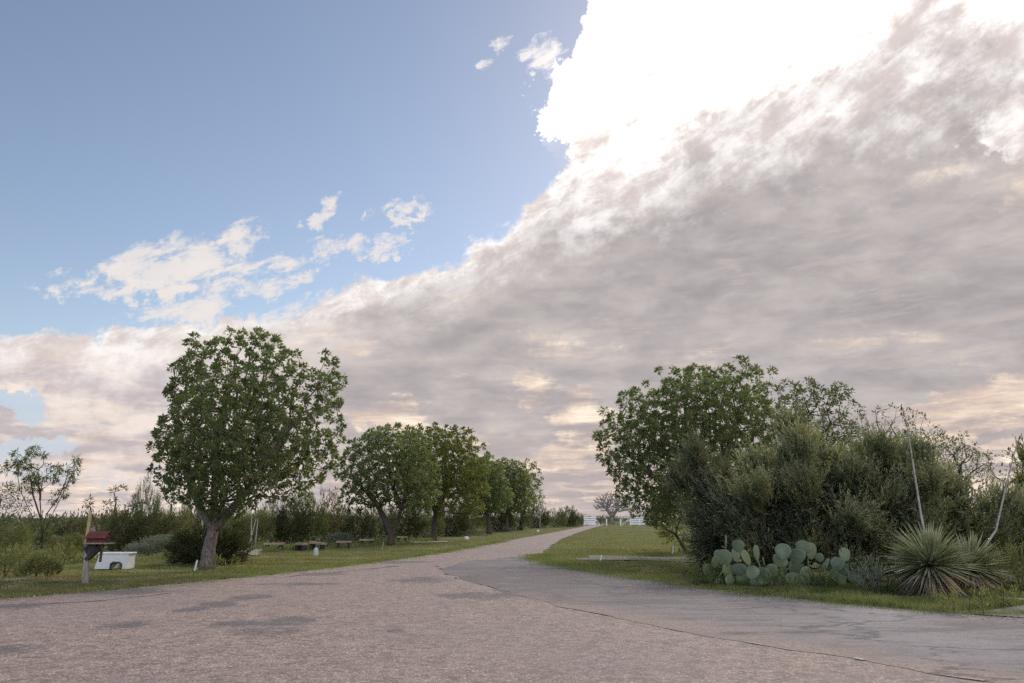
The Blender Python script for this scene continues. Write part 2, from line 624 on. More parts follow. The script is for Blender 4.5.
def mat_old_asphalt():
    m, t = newmat('old_asphalt')
    oc = ocoord(t)
    x, y, z = t.sep(oc)
    v = t.vor(oc, 42.0, out='Color')
    v2 = t.vor(oc, 14.0, out='Color')
    a, b, c = t.sep(v)
    a2, b2, c2 = t.sep(v2)
    # wheel sweeps run along the turn
    r = t.math('SQRT', (x - 4.0) * (x - 4.0) + (y - 60.0) * (y - 60.0))
    sw = t.noise(t.comb(r * 1.6, t.math('ARCTAN2', x - 4.0, y - 60.0) * 4.0, 0.0), 1.0, 7, 0.62, 0.6)
    sw2 = t.noise(t.comb(x * 0.35, y * 1.4, 2.0), 1.3, 7, 0.65, 0.8)
    col = t.mix(t.smooth(0.40, 0.60, sw), (0.085, 0.077, 0.083), (0.225, 0.200, 0.205))
    col = t.mix(t.smooth(0.49, 0.62, sw2) * 0.7, col, (0.29, 0.265, 0.275))
    col = t.mix(t.smooth(0.50, 0.36, sw2) * 0.6, col, (0.075, 0.07, 0.078))
    big = t.noise(oc, 0.30, 5, 0.6)
    col = t.mix(t.smooth(0.50, 0.60, big) * 0.75 * t.smooth(3, 7, x), col, (0.36, 0.345, 0.37))
    col = t.mix(0.30, col, t.mix(a, (0.06, 0.055, 0.06), (0.33, 0.295, 0.30)))
    col = t.mix(0.22, col, t.mix(a2, (0.07, 0.065, 0.07), (0.28, 0.255, 0.26)))
    # newer, darker mix at the bend, paler towards the right
    cb_ = at(520, 582)
    dx_ = (x - cb_.x) * 0.45
    dy_ = (y - cb_.y) * 0.30
    nb_ = t.smooth(3.2, 0.4, t.math('SQRT', dx_ * dx_ + dy_ * dy_) + (sw2 - 0.5) * 3.0)
    col = t.mix(nb_ * 0.55, col, t.mix(a, (0.075, 0.066, 0.068), (0.17, 0.145, 0.145)))
    # pinkish chips dragged over it from the road
    drag = t.noise(t.comb(x * 0.5, y * 1.1, 7.0), 1.7, 7, 0.7, 0.5)
    col = t.mix(t.smooth(0.54, 0.66, drag) * 0.6, col, t.mix(a, (0.16, 0.12, 0.105), (0.42, 0.33, 0.285)))
    ea, eb = at(560, 606), at(1000, 683)
    ed = (eb - ea).normalized()
    dd = (x - ea.x) * (-ed.y) + (y - ea.y) * ed.x
    if (at(800, 610) - ea).dot(Vector((-ed.y, ed.x, 0))) < 0:
        dd = -dd
    pk = t.smooth(0.95, 0.05, t.math('ABSOLUTE', dd) + (drag - 0.5) * 4.0 + (a - 0.5) * .7)
    col = t.mix(pk * 0.85, col, t.mix(a, (0.17, 0.125, 0.106), (0.40, 0.305, 0.262)))
    # cracks
    w = V(t, t.vmath('ADD', oc, V(t, t.vmath('SCALE', t.noise(oc, 1.2, 4, 0.6, color=True), (0, 0, 0)).outputs[0])).outputs[0])
    e = t.vor(t.comb(x + (sw2 - 0.5) * 2.2, y + (big - 0.5) * 2.5, 0.0), 0.42, feature='DISTANCE_TO_EDGE')
    crack = t.smooth(0.020, 0.004, e + (b - 0.5) * 0.012) * t.smooth(0.44, 0.54, big)
    col = t.mix(crack * 0.8, col, (0.05, 0.046, 0.05))
    col = t.mix(0.24, col, (0.03, 0.027, 0.03))
    return finish(m, t, col, 0.85, 0.25, bump=t.smooth(0, 1, a) - crack, bstr=0.4, bdist=0.01)


def mat_ground():
    m, t = newmat('turf_and_soil')
    oc = ocoord(t)
    x, y, z = t.sep(oc)
    big = t.noise(oc, 0.13, 5, 0.6)
    row = t.noise(t.comb(x * 0.10, y * 0.5, 0.0), 1.0, 5, 0.6)
    mid = t.noise(oc, 1.4, 6, 0.65)
    fn = t.noise(oc, 22.0, 4, 0.7)
    g = t.mix(t.smooth(0.35, 0.68, mid), (0.060, 0.078, 0.028), (0.125, 0.135, 0.055))
    g = t.mix(t.smooth(0.48, 0.64, row) * 0.6, g, (0.19, 0.18, 0.085))
    g = t.mix(t.smooth(0.56, 0.68, big + (mid - 0.5) * 0.5) * 0.65, g, (0.22, 0.18, 0.14))
    g = t.mix(t.smooth(0.3, 0.7, fn) * 0.35, g, (0.04, 0.045, 0.02))
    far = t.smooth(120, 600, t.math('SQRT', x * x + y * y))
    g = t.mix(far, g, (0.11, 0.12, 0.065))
    return finish(m, t, g, 0.95, 0.05, bump=mid + fn * 0.5, bstr=0.6, bdist=0.05)


def mat_gravel(name, c0, c1):
    m, t = newmat(name)
    oc = ocoord(t)
    v = t.vor(oc, 30.0, out='Color')
    a, b, c = t.sep(v)
    nz = t.noise(oc, 1.1, 6, 0.65)
    col = t.mix(t.smooth(0.35, 0.65, nz), c0, c1)
    col = t.mix(0.3, col, t.mix(a, tuple(k * 0.4 for k in c0), tuple(min(1, k * 1.5) for k in c1)))
    return finish(m, t, col, 0.95, 0.1, bump=a, bstr=0.5, bdist=0.015)


def mat_simple(name, c0, c1, sc=8.0, rough=0.7, spec=0.3, bstr=0.25, detail=6, dirt=None):
    m, t = newmat(name)
    oc = ocoord(t)
    nz = t.noise(oc, sc, detail, 0.65)
    col = t.mix(t.smooth(0.35, 0.66, nz), c0, c1)
    if dirt:
        n2 = t.noise(oc, sc * 0.35, 6, 0.7)
        col = t.mix(t.smooth(0.50, 0.68, n2) * 0.7, col, dirt)
    return finish(m, t, col, rough, spec, bump=nz, bstr=bstr, bdist=0.01)


def mat_wood(name, c0, c1, sc=5.0):
    m, t = newmat(name)
    oc = ocoord(t)
    x, y, z = t.sep(oc)
    nz = t.noise(t.comb(x * 6, y * 6, z * 0.6), sc, 6, 0.65, 0.3)
    nb = t.noise(oc, 4.0, 4, 0.6)
    col = t.mix(t.smooth(0.35, 0.65, nz), c0, c1)
    col = t.mix(t.smooth(0.52, 0.7, nb) * 0.5, col, tuple(k * 0.5 for k in c0))
    return finish(m, t, col, 0.9, 0.1, bump=nz, bstr=0.5, bdist=0.006)


def mat_cactus():
    m, t = newmat('cactus_skin')
    oc = ocoord(t)
    a = t.node('ShaderNodeAttribute', attribute_name='tint')
    tint = V(t, a.outputs['Fac'])
    nz = t.noise(oc, 5.0, 5, 0.6)
    v = t.vor(oc, 22.0)
    col = t.mix(t.smooth(0.3, 0.7, nz), (0.100, 0.138, 0.094), (0.180, 0.228, 0.160))
    col = t.mix(t.smooth(0.16, 0.08, v) * 0.6, col, (0.42, 0.38, 0.28))
    info = t.node('ShaderNodeObjectInfo')
    col = t.mix(V(t, info.outputs['Random']) * 0.6, col, (0.155, 0.185, 0.085))
    sc_ = t.noise(oc, 9.0, 5, 0.7)
    col = t.mix(t.smooth(0.60, 0.68, sc_) * 0.7, col, (0.20, 0.15, 0.09))
    return finish(m, t, col, 0.6, 0.3, bump=nz, bstr=0.3, bdist=0.02)


M['road'] = mat_chipseal()
M['apron'] = mat_old_asphalt()
M['ground'] = mat_ground()
M['gravel'] = mat_gravel('pale_gravel', (0.26, 0.23, 0.20), (0.42, 0.37, 0.33))
M['greygravel'] = mat_gravel('grey_gravel', (0.12, 0.115, 0.095), (0.21, 0.20, 0.165))
M['tar'] = mat_simple('tar_seam', (0.035, 0.032, 0.035), (0.075, 0.068, 0.07), 14.0, 0.6)
M['cactus'] = mat_cactus()
M['grass'] = leaf_mat('grass_blade', (0.080, 0.098, 0.042), (0.27, 0.25, 0.12), (0.38, 0.31, 0.20), 0.30, ns=0.6)
M['grass_row'] = leaf_mat('grass_blade_verge', (0.070, 0.100, 0.036), (0.21, 0.225, 0.095), (0.30, 0.27, 0.14), 0.30, ns=0.9)
M['yucca'] = leaf_mat('yucca_blade', (0.13, 0.165, 0.11), (0.40, 0.40, 0.28), (0.36, 0.34, 0.22), 0.15, rough=0.4, spec=0.45)
M['yucca_dead'] = leaf_mat('yucca_dead_blade', (0.22, 0.165, 0.12), (0.46, 0.37, 0.28), (0.30, 0.24, 0.18), 0.10)
M['stalk'] = mat_simple('dry_stalk', (0.27, 0.245, 0.215), (0.42, 0.39, 0.355), 9.0, 0.85)
M['post_wood'] = mat_wood('weathered_post', (0.17, 0.155, 0.15), (0.30, 0.275, 0.265))
M['yellow_wood'] = mat_wood('pale_yellow_board', (0.33, 0.28, 0.14), (0.46, 0.40, 0.23))
M['dark_wood'] = mat_wood('dark_stained_wood', (0.035, 0.028, 0.028), (0.075, 0.06, 0.055))
M['red_paint'] = mat_simple('faded_red_paint', (0.085, 0.022, 0.022), (0.14, 0.040, 0.036), 14.0, 0.8, bstr=0.2, dirt=(0.055, 0.03, 0.028))
M['white_paint'] = mat_simple('white_paint', (0.60, 0.61, 0.63), (0.66, 0.67, 0.68), 3.0, 0.45, bstr=0.04, detail=3, dirt=(0.52, 0.51, 0.50))
M['fence_white'] = mat_simple('fence_white', (0.78, 0.79, 0.82), (0.84, 0.84, 0.86), 3.0, 0.5)
M['dark_metal'] = mat_simple('dark_metal', (0.02, 0.02, 0.022), (0.05, 0.048, 0.05), 10.0, 0.45, 0.5)
M['timber'] = mat_wood('bench_timber', (0.22, 0.165, 0.12), (0.36, 0.28, 0.21))
M['stone'] = mat_simple('pale_stone', (0.30, 0.28, 0.25), (0.48, 0.45, 0.41), 12.0, 0.9, bstr=0.6)
M['stone_blue'] = mat_simple('bluish_stone', (0.38, 0.42, 0.46), (0.55, 0.58, 0.60), 12.0, 0.8)
M['seed'] = mat_simple('seed_pod', (0.07, 0.055, 0.04), (0.15, 0.12, 0.09), 12.0, 0.9)

# ------------------------------------------------------------------ ground, road, paths
from mathutils import noise as mnoise
from mathutils.geometry import tessellate_polygon


def build_ground():
    rings = [0, 3, 6, 9, 12, 15, 18, 21, 24, 27, 30, 34, 38, 43, 49, 56, 64, 74, 86, 100, 120, 145, 180, 230, 320, 480, 800, 1500, 3000, 6000]
    nseg = 160
    vs = [(0, 0, -0.03)]
    for r in rings[1:]:
        for j in range(nseg):
            a = 2 * math.pi * j / nseg
            x, y = r * math.cos(a), r * math.sin(a)
            z = -0.03 + 0.022 * mnoise.noise(Vector((x * 0.3, y * 0.3, 0)))
            vs.append((x, y, z))
    fs = []
    mb = MB()
    for j in range(nseg):
        fs.append((0, 1 + j, 1 + (j + 1) % nseg))
    for i in range(len(rings) - 2):
        for j in range(nseg):
            a = 1 + i * nseg + j
            b = 1 + i * nseg + (j + 1) % nseg
            fs.append((a, a + nseg, b + nseg, b))
    mb.add(vs, fs)
    tag(mb.build('ground', M['ground'], smooth=True), kind='structure')


build_ground()


def ragged(pts, step, amp, z, closed=True, freq=1.3, seed=0.0):
    """subdivide an outline on the ground and crumble it"""
    out = []
    N = len(pts)
    for i in range(N if closed else N - 1):
        a, b = Vector(pts[i][:2]), Vector(pts[(i + 1) % N][:2])
        L = (b - a).length
        dist = max(4.0, (a + b).length / 2)
        k = max(1, min(60, int(L / (step * max(1.0, dist / 18)))))
        nrm = Vector((-(b - a).y, (b - a).x))
        if nrm.length > 0:
            nrm.normalize()
        for j in range(k):
            p = a.lerp(b, j / k)
            w = mnoise.fractal(Vector((p.x * freq, p.y * freq, 4.0 if freq == 0.8 else seed)), 0.9, 2.0, 4)
            p = p + nrm * w * amp
            out.append(Vector((p.x, p.y, z)))
    return out


def sheet(name, pts, mat, z, step=0.18, amp=0.10, freq=1.3, seed=0.0):
    P = ragged(pts, step, amp, z, True, freq, seed)
    tri = tessellate_polygon([P])
    mb = MB()
    # face normals up
    fs = []
    for t_ in tri:
        a, b, c = (P[i] for i in t_)
        fs.append(t_ if (b - a).cross(c - a).z > 0 else tuple(reversed(t_)))
    mb.add(P, fs)
    return tag(mb.build(name, mat), kind='structure')


pix = lambda L: [at(*p) for p in L]
left_edge = [(-260, 620), (0, 599), (100, 591), (200, 582), (330, 568), (430, 555), (500, 542), (545, 534), (580, 527.2), (594, 524.2)]
right_edge = [(606, 524.2), (599, 526.2), (578, 532.5), (560, 540), (549, 548), (541, 554), (540, 560), (560, 566), (600, 573), (680, 584), (760, 595), (850, 604),
              (940, 612), (1040, 620), (1400, 650)]
road_pts = [Vector((-60, 18, 0))] + pix(left_edge) + [Vector((28, 330, 0)), Vector((33, 330, 0))] + pix(right_edge) + [Vector((60, 13, 0)), Vector((60, -30, 0)), Vector((-60, -30, 0))]
sheet('road', road_pts, M['road'], 0.0, step=0.12, amp=0.28, freq=1.1)
apron_low = [(443, 569), (450, 575), (478, 584), (510, 594), (560, 606), (620, 619), (700, 636), (800, 652), (900, 667), (1000, 683), (1150, 706)]
apron_top = [(1400, 650), (1040, 620), (940, 612), (850, 604), (760, 595), (680, 584), (600, 573), (560, 566), (540, 560), (533, 555), (500, 558), (462, 562)]
sheet('driveway', pix(apron_low) + [Vector((20, 6.5, 0)), Vector((30, 9, 0))] + pix(apron_top), M['apron'], 0.004, step=0.10, amp=0.14, freq=0.8, seed=4.0)
sheet('gravel_pad', pix([(40, 565), (90, 561), (180, 556), (262, 555), (262, 549), (160, 550), (60, 555), (20, 559)]), M['gravel'], 0.004, amp=0.5, freq=0.5)
sheet('dirt_path', pix([(385, 543.6), (420, 543), (450, 542), (450, 540.8), (420, 541.5), (385, 542)]), M['gravel'], 0.004, amp=0.5, freq=0.4)
sheet('cross_path', pix([(575, 559.5), (640, 560.5), (705, 562), (760, 563), (760, 558), (705, 558), (640, 556.5), (590, 555)]), M['greygravel'], 0.004, amp=0.35, freq=0.6)
sheet('roadside_gravel', pix([(935, 611), (1040, 619.5), (1400, 650), (1400, 622), (1060, 604), (1000, 603.5), (960, 605)]), M['greygravel'], 0.008, amp=0.18, freq=1.2)
sheet('dirt_patch', pix([(5, 585), (60, 581), (60, 576), (5, 579)]), M['gravel'], 0.004, amp=0.3)


def seam(name, pts, w0, w1, z, gap=0.0, seed=0.0):
    """a strip of tar or an open crack, of uneven width"""
    P = ragged(pts, 0.10, 0.13, z, False, 0.8, seed)
    mb = MB()
    vs = []
    for i, p in enumerate(P):
        d = (P[min(i + 1, len(P) - 1)] - P[max(i - 1, 0)]).normalized()
        nn = Vector((-d.y, d.x, 0))
        q = 0.5 + 0.5 * mnoise.noise(Vector((p.x * 1.7, p.y * 1.7, seed + 3)))
        q = max(0.0, (q - gap) / (1 - gap))
        w = w0 + (w1 - w0) * q * q
        vs += [p + nn * w / 2, p - nn * w / 2]
    fs = [(2 * i, 2 * i + 1, 2 * i + 3, 2 * i + 2) for i in range(len(P) - 1)]
    mb.add(vs, fs)
    return tag(mb.build(name, M['tar']), kind='structure')


seam('road_crack', pix([(436, 566), (443, 570), (450, 576), (478, 584), (510, 592), (535, 600)]), 0.0, 0.36, 0.011, 0.42)
for k_, seg_ in enumerate(([(560, 606), (590, 612.5), (620, 619)], [(662, 628), (685, 633)], [(742, 643), (775, 648), (800, 652)], [(850, 659.5), (872, 663)], [(930, 672), (960, 677), (1000, 683)])):
    seam('road_crack', pix(seg_), 0.0, 0.11, 0.011, 0.1, 5 + k_)
seam('road_crack', pix([(-20, 609), (40, 604), (110, 600), (200, 590)]), 0.02, 0.35, 0.006, 0.35, 9)
seam('road_crack', pix([(270, 578), (330, 573), (400, 566)]), 0.02, 0.30, 0.006, 0.4, 12)
seam('road_crack', pix([(590, 590), (640, 592), (700, 597)]), 0.01, 0.14, 0.011, 0.4, 15)

# ------------------------------------------------------------------ vegetation
def unit(n_):
    v = rng.normal(size=(n_, 3))
    return v / np.linalg.norm(v, axis=1, keepdims=True)


def nrm(a):
    return a / np.maximum(np.linalg.norm(a, axis=1, keepdims=True), 1e-6)


def leaf_quads(P, A, L, W, flat=0.5):
    """rhombic leaves; P base points, A axes"""
    n_ = len(P)
    A = nrm(A)
    up = np.tile([[0, 0, 1.0]], (n_, 1)) * flat + unit(n_) * (1 - flat * 0.5)
    B = nrm(np.cross(A, up))
    N = np.cross(B, A)
    L = np.broadcast_to(np.asarray(L), (n_,))[:, None]
    W = np.broadcast_to(np.asarray(W), (n_,))[:, None]
    v0 = P
    v1 = P + A * L * 0.45 + B * W * 0.5 + N * W * 0.18
    v2 = P + A * L - N * L * 0.10
    v3 = P + A * L * 0.45 - B * W * 0.5 + N * W * 0.18
    Vv = np.stack([v0, v1, v2, v3], 1).reshape(-1, 3)
    F = np.arange(4 * n_).reshape(-1, 4)
    return Vv, F


def sample_lobes(lobes, spacing, core=0.0, jitter=1.0, nmax=4000):
    """blue-noise points through a union of ellipsoids; core = share of the radius kept nearly empty"""
    vol = np.array([l[1][0] * l[1][1] * l[1][2] for l in lobes])
    pr = vol / vol.sum()
    pts = np.zeros((0, 3))
    cell = {}
    tries = int(vol.sum() * 4.2 / spacing ** 3 * 7)
    tries = min(tries, 60000)
    idx = rng.choice(len(lobes), tries, p=pr)
    u = unit(tries) * (rng.random(tries) ** (1 / 3))[:, None]
    out = []
    s = spacing
    for i, q in zip(idx, u):
        c, r = lobes[i]
        rr = math.sqrt(q[0] ** 2 + q[1] ** 2 + q[2] ** 2)
        if rr < core and random.random() < 0.75:
            continue
        p = (c[0] + q[0] * r[0], c[1] + q[1] * r[1], c[2] + q[2] * r[2])
        if p[2] < 0.04:
            continue
        k = (int(math.floor(p[0] / s)), int(math.floor(p[1] / s)), int(math.floor(p[2] / s)))
        ok = True
        for a in (-1, 0, 1):
            for b in (-1, 0, 1):
                for d in (-1, 0, 1):
                    for z in cell.get((k[0] + a, k[1] + b, k[2] + d), ()):
                        if (z[0] - p[0]) ** 2 + (z[1] - p[1]) ** 2 + (z[2] - p[2]) ** 2 < s * s:
                            ok = False
                            break
                    if not ok: break
                if not ok: break
            if not ok: break
        if ok:
            cell.setdefault(k, []).append(p)
            out.append(p)
            if len(out) >= nmax:
                break
    if not out:
        out = [lobes[0][0]]
    return np.array(out, dtype=float)


def grow(stems, tips, r_tip, r_base, seg=0.45, bow=0.10, wiggle=0.06, bias=0.25):
    """connect the clumps to the stems by boughs that divide like real ones"""
    pos, par, pl = [], [], []
    for st in stems:
        last = -1
        for p in st:
            if last >= 0 and len(pos):
                pass
            pos.append(np.array(p, float))
            par.append(last)
            pl.append(0.0 if last < 0 else pl[last] + float(np.linalg.norm(pos[-1] - pos[last])))
            last = len(pos) - 1
    nstem = len(pos)
    fork = np.mean([st[-1] for st in stems], axis=0)
    order = np.argsort(np.linalg.norm(tips - fork, axis=1))
    arr = np.zeros((len(tips) * 14 + nstem + 10, 3))
    pla = np.zeros(len(arr))
    arr[:nstem] = pos
    pla[:nstem] = pl
    allowed = np.zeros(len(arr), bool)
    k0 = 0
    for st in stems:
        m_ = len(st)
        allowed[k0 + int(m_ * 0.55):k0 + m_] = True
        k0 += m_
    cnt = nstem
    tipn = []
    for ti in order:
        c = tips[ti]
        d = np.linalg.norm(arr[:cnt] - c, axis=1)
        cost = d + bias * pla[:cnt] + np.where(allowed[:cnt], 0, 1e6)
        # prefer parents that lie below
        cost = cost + np.maximum(0, arr[:cnt, 2] - c[2]) * 0.8
        j = int(np.argmin(cost))
        a = arr[j].copy()
        L = float(np.linalg.norm(c - a))
        k = max(1, min(12, int(round(L / seg))))
        last = j
        for q in range(1, k + 1):
            f = q / k
            p = a + (c - a) * f
            if q < k:
                p = p + rng.normal(size=3) * wiggle * min(1, L)
                p[2] -= bow * L * math.sin(f * math.pi) * 0.7
            arr[cnt] = p
            par.append(last)
            pla[cnt] = pla[last] + float(np.linalg.norm(p - arr[last]))
            allowed[cnt] = True
            last = cnt
            cnt += 1
        tipn.append(last)
    par = np.array(par)
    w = np.zeros(cnt)
    for t_ in tipn:
        w[t_] += 1
    for i in range(cnt - 1, -1, -1):
        if par[i] >= 0:
            w[par[i]] += w[i]
    w = np.maximum(w, 1)
    tot = max(2, w.max())
    ex = math.log(r_base / r_tip) / math.log(tot)
    rad = r_tip * w ** ex
    return arr[:cnt], par, rad, nstem


def tubes_np(pos, par, rad, skip=0, k=5):
    """frusta for all boughs, one array"""
    idx = np.array([i for i in range(len(pos)) if par[i] >= 0 and i >= skip])
    if len(idx) == 0:
        return np.zeros((0, 3)), np.zeros((0, 4), int)
    a = pos[par[idx]]
    b = pos[idx]
    d = nrm(b - a)
    ref = np.tile([[0.21, 0.93, 0.3]], (len(idx), 1))
    s = nrm(np.cross(d, ref))
    u = np.cross(d, s)
    ra = np.minimum(rad[par[idx]], rad[idx] * 1.35)
    rb = rad[idx]
    Vs = []
    for j in range(k):
        an = 2 * math.pi * j / k
        v = s * math.cos(an) + u * math.sin(an)
        Vs.append(a - d * ra[:, None] * 0.3 + v * ra[:, None])
    for j in range(k):
        an = 2 * math.pi * j / k
        v = s * math.cos(an) + u * math.sin(an)
        Vs.append(b + v * rb[:, None])
    Vv = np.stack(Vs, 1).reshape(-1, 3)
    base = np.arange(len(idx))[:, None] * 2 * k
    F = []
    for j in range(k):
        j2 = (j + 1) % k
        F.append(np.concatenate([base + j, base + j2, base + k + j2, base + k + j], 1))
    return Vv, np.concatenate(F, 0)


def plob(px, py, rx, ry, Y, dy=0.0, rz=None):
    """an ellipsoid of crown: size in metres from the photograph, at its own depth"""
    Yc = Y + dy
    c = atd(px, py, Yc)
    k = Yc / FPX
    a = rx * k
    b = ry * k
    return ((c.x, c.y, c.z), (a, rz if rz else (a + b) / 2, b))


def clump_leaves(tips, centre, per, rad, L, W, spread=1.0, droop=0.1, flat=0.5):
    n_ = len(tips)
    tot = n_ * per
    c = np.repeat(tips, per, 0)
    out = nrm(c - np.asarray(centre)[None])
    d = unit(tot)
    d = nrm(d + out * 0.45 + np.array([[0, 0, 0.25]]))
    rr = rad * (0.25 + 0.75 * rng.random(tot)) * np.repeat(0.65 + 0.7 * rng.random(n_), per)
    P = c + d * rr[:, None] * 0.75
    A = nrm(d + unit(tot) * 0.7 * spread - np.array([[0, 0, droop]]))
    Ls = L * (0.65 + 0.7 * rng.random(tot))
    Vv, F = leaf_quads(P, A, Ls, W * (0.7 + 0.6 * rng.random(tot)), flat)
    tint = np.repeat(np.clip(np.repeat(rng.random(n_) * 0.6, per) + rng.random(tot) * 0.4, 0, 1) ** 1.3, 4)
    return Vv, F, tint


def tree(name, label, cat, base, stems, lobes, spacing=0.5, per=34, crad=0.34, L=0.15, W=0.062, mat='leaf_tree', bark='bark',
         r_base=0.2, core=0.35, group=None, keep=1.0, tipr=0.006, extra=None, stub=1.25, bow=0.1, flat=0.5, droop=0.1):
    base = Vector(base)
    root = thing(name, label, cat, base, group)
    tips = sample_lobes(lobes, spacing, core)
    if extra is not None and len(extra):
        tips = np.concatenate([tips, np.array(extra)], 0)
    if keep < 1:
        tips = tips[rng.random(len(tips)) < keep]
    st = [[np.array(p) for p in s_] for s_ in stems]
    pos, par, rad, ns = grow(st, tips, tipr, r_base, bow=bow)
    # trunk(s): smooth lofted tubes with a flare at the foot
    mb = MB()
    k0 = 0
    for s_ in st:
        m_ = len(s_)
        r0 = r_base if (len(st) == 1 or (k0 == 0 and s_[0][2] < 0.05)) else max(min(rad[k0], r_base * .6), r_base * 0.42)
        pts = [Vector(p) for p in s_]
        rr = []
        for i in range(m_):
            f = i / (m_ - 1)
            r = r0 * (1 - 0.38 * f)
            if i == 0 and s_[0][2] < 0.05:
                r *= stub
            rr.append(r)
        # finer
        P2, R2 = [], []
        for i in range(m_ - 1):
            for q in range(4):
                f = q / 4
                P2.append(pts[i].lerp(pts[i + 1], f) + Vector(rng.normal(size=3)) * r0 * 0.02 * (1 if (i or q) else 0))
                R2.append((rr[i] * (1 - f) + rr[i + 1] * f) * (1 + 0.02 * math.sin(i * 5 + q * 2.1)))
        P2.append(pts[-1]); R2.append(rr[-1])
        mb.tube(P2, R2, 12)
        k0 += m_
    mb.build('trunk', M[bark], root, origin=base, smooth=True)
    Vv, F = tubes_np(pos, par, rad, skip=ns)
    mesh_np('branches', Vv, F, M[bark], root, origin=base)
    cen = np.mean([s_[-1] for s_ in st], axis=0)
    Vv, F, tint = clump_leaves(tips, cen, per, crad, L, W, flat=flat, droop=droop)
    mesh_np('crown', Vv, F, M[mat], root, tint=tint, origin=base)
    return root


def sprigs(B, A, m, slen, L, W, fan=0.55):
    """leafy twigs: m leaves along each axis"""
    n_ = len(B)
    f = (np.arange(m) / (m - 1))[None, :, None]
    sl = (slen * (0.6 + 0.8 * rng.random(n_)))[:, None, None]
    side = unit(n_)
    bend = side[:, None, :] * (f ** 2) * sl * 0.18
    P = B[:, None, :] + A[:, None, :] * f * sl + bend
    P = P.reshape(-1, 3)
    ax = np.repeat(A, m, 0)
    D = nrm(ax + unit(len(P)) * fan * 1.3)
    Ls = L * (0.6 + 0.8 * rng.random(len(P)))
    Vv, F = leaf_quads(P, D, Ls, W * (0.7 + 0.6 * rng.random(len(P))), 0.15)
    tint = np.repeat(rng.random(n_) * 0.45, m) + np.tile(np.arange(m) / (m - 1) * 0.4, n_) + rng.random(n_ * m) * 0.15
    return Vv, F, np.repeat(np.clip(tint, 0, 1), 4)


def shrub(name, label, cat, base, lobes, micro=0.5, per=24, m=22, slen=0.5, L=0.075, W=0.02, mat='leaf_olive', bark='bark_dark', core=0.3,
          up=0.6, group=None, spray=0.5, lean=(0, 0, 0), nstems=7, r_base=0.07, keep=1.0, root=None, mshell=0.8, fill=0):
    base = Vector(base)
    root = root or thing(name, label, cat, base, group)
    mc = sample_lobes(lobes, micro, core)
    if keep < 1:
        mc = mc[rng.random(len(mc)) < keep]
    cen = np.mean([l[0] for l in lobes], axis=0)
    n_ = len(mc)
    c = np.repeat(mc, per, 0)
    outw = nrm(c - cen[None] + np.array([[0, 0, 0.3]]))
    d = nrm(unit(len(c)) + outw * 0.5)
    B = c + d * (micro * mshell * rng.random(len(c)) ** 0.5)[:, None]
    A = nrm(d * spray + outw * 0.5 + np.array([[0, 0, up]]) + np.array([lean]))
    B[:, 2] = np.maximum(B[:, 2], 0.05)
    Vv, F, tint = sprigs(B, A, m, slen, L, W)
    lump = np.repeat(rng.random(n_), per * m * 4)
    tint = np.clip(tint * (0.45 + 0.85 * lump), 0, 1) ** 1.25
    if fill:
        ci = sample_lobes([(c_, (r_[0] * .62, r_[1] * .6, r_[2] * .66)) for c_, r_ in lobes], 0.5, 0)
        ni = len(ci)
        cc = np.repeat(ci, fill, 0) + unit(ni * fill) * 0.33 * rng.random((ni * fill, 1)) ** .5
        cc[:, 2] = np.maximum(cc[:, 2], 0.05)
        V2, F2, t2 = sprigs(cc, nrm(unit(len(cc)) * .7 + np.array([[0, 0, .6]])), 9, 0.4, L * 1.5, W * 2.0)
        F = np.concatenate([F, F2 + len(Vv)], 0)
        Vv = np.concatenate([Vv, V2], 0)
        tint = np.concatenate([tint, t2 * 0.5])
    mesh_np('foliage', Vv, F, M[mat], root, tint=tint, origin=base)
    stems = []
    b = np.array(base)
    for i in range(nstems):
        t_ = mc[rng.integers(len(mc))]
        st0 = b + np.array([random.uniform(-.25, .25), random.uniform(-.2, .2), 0.0])
        q = st0 + (t_ - st0) * 0.25
        q[2] = max(q[2], 0.3)
        stems.append([st0, (st0 + q) / 2, q])
    pos, par, rad, ns = grow(stems, mc, 0.006, r_base, seg=0.5)
    Vv, F = tubes_np(pos, par, rad, skip=0, k=5)
    mesh_np('stems', Vv, F, M[bark], root, origin=base)
    return root


# ---- the big tree on the left
def line3(pix_list, Y):
    return [tuple(atd(px, py, Y)) for px, py in pix_list]


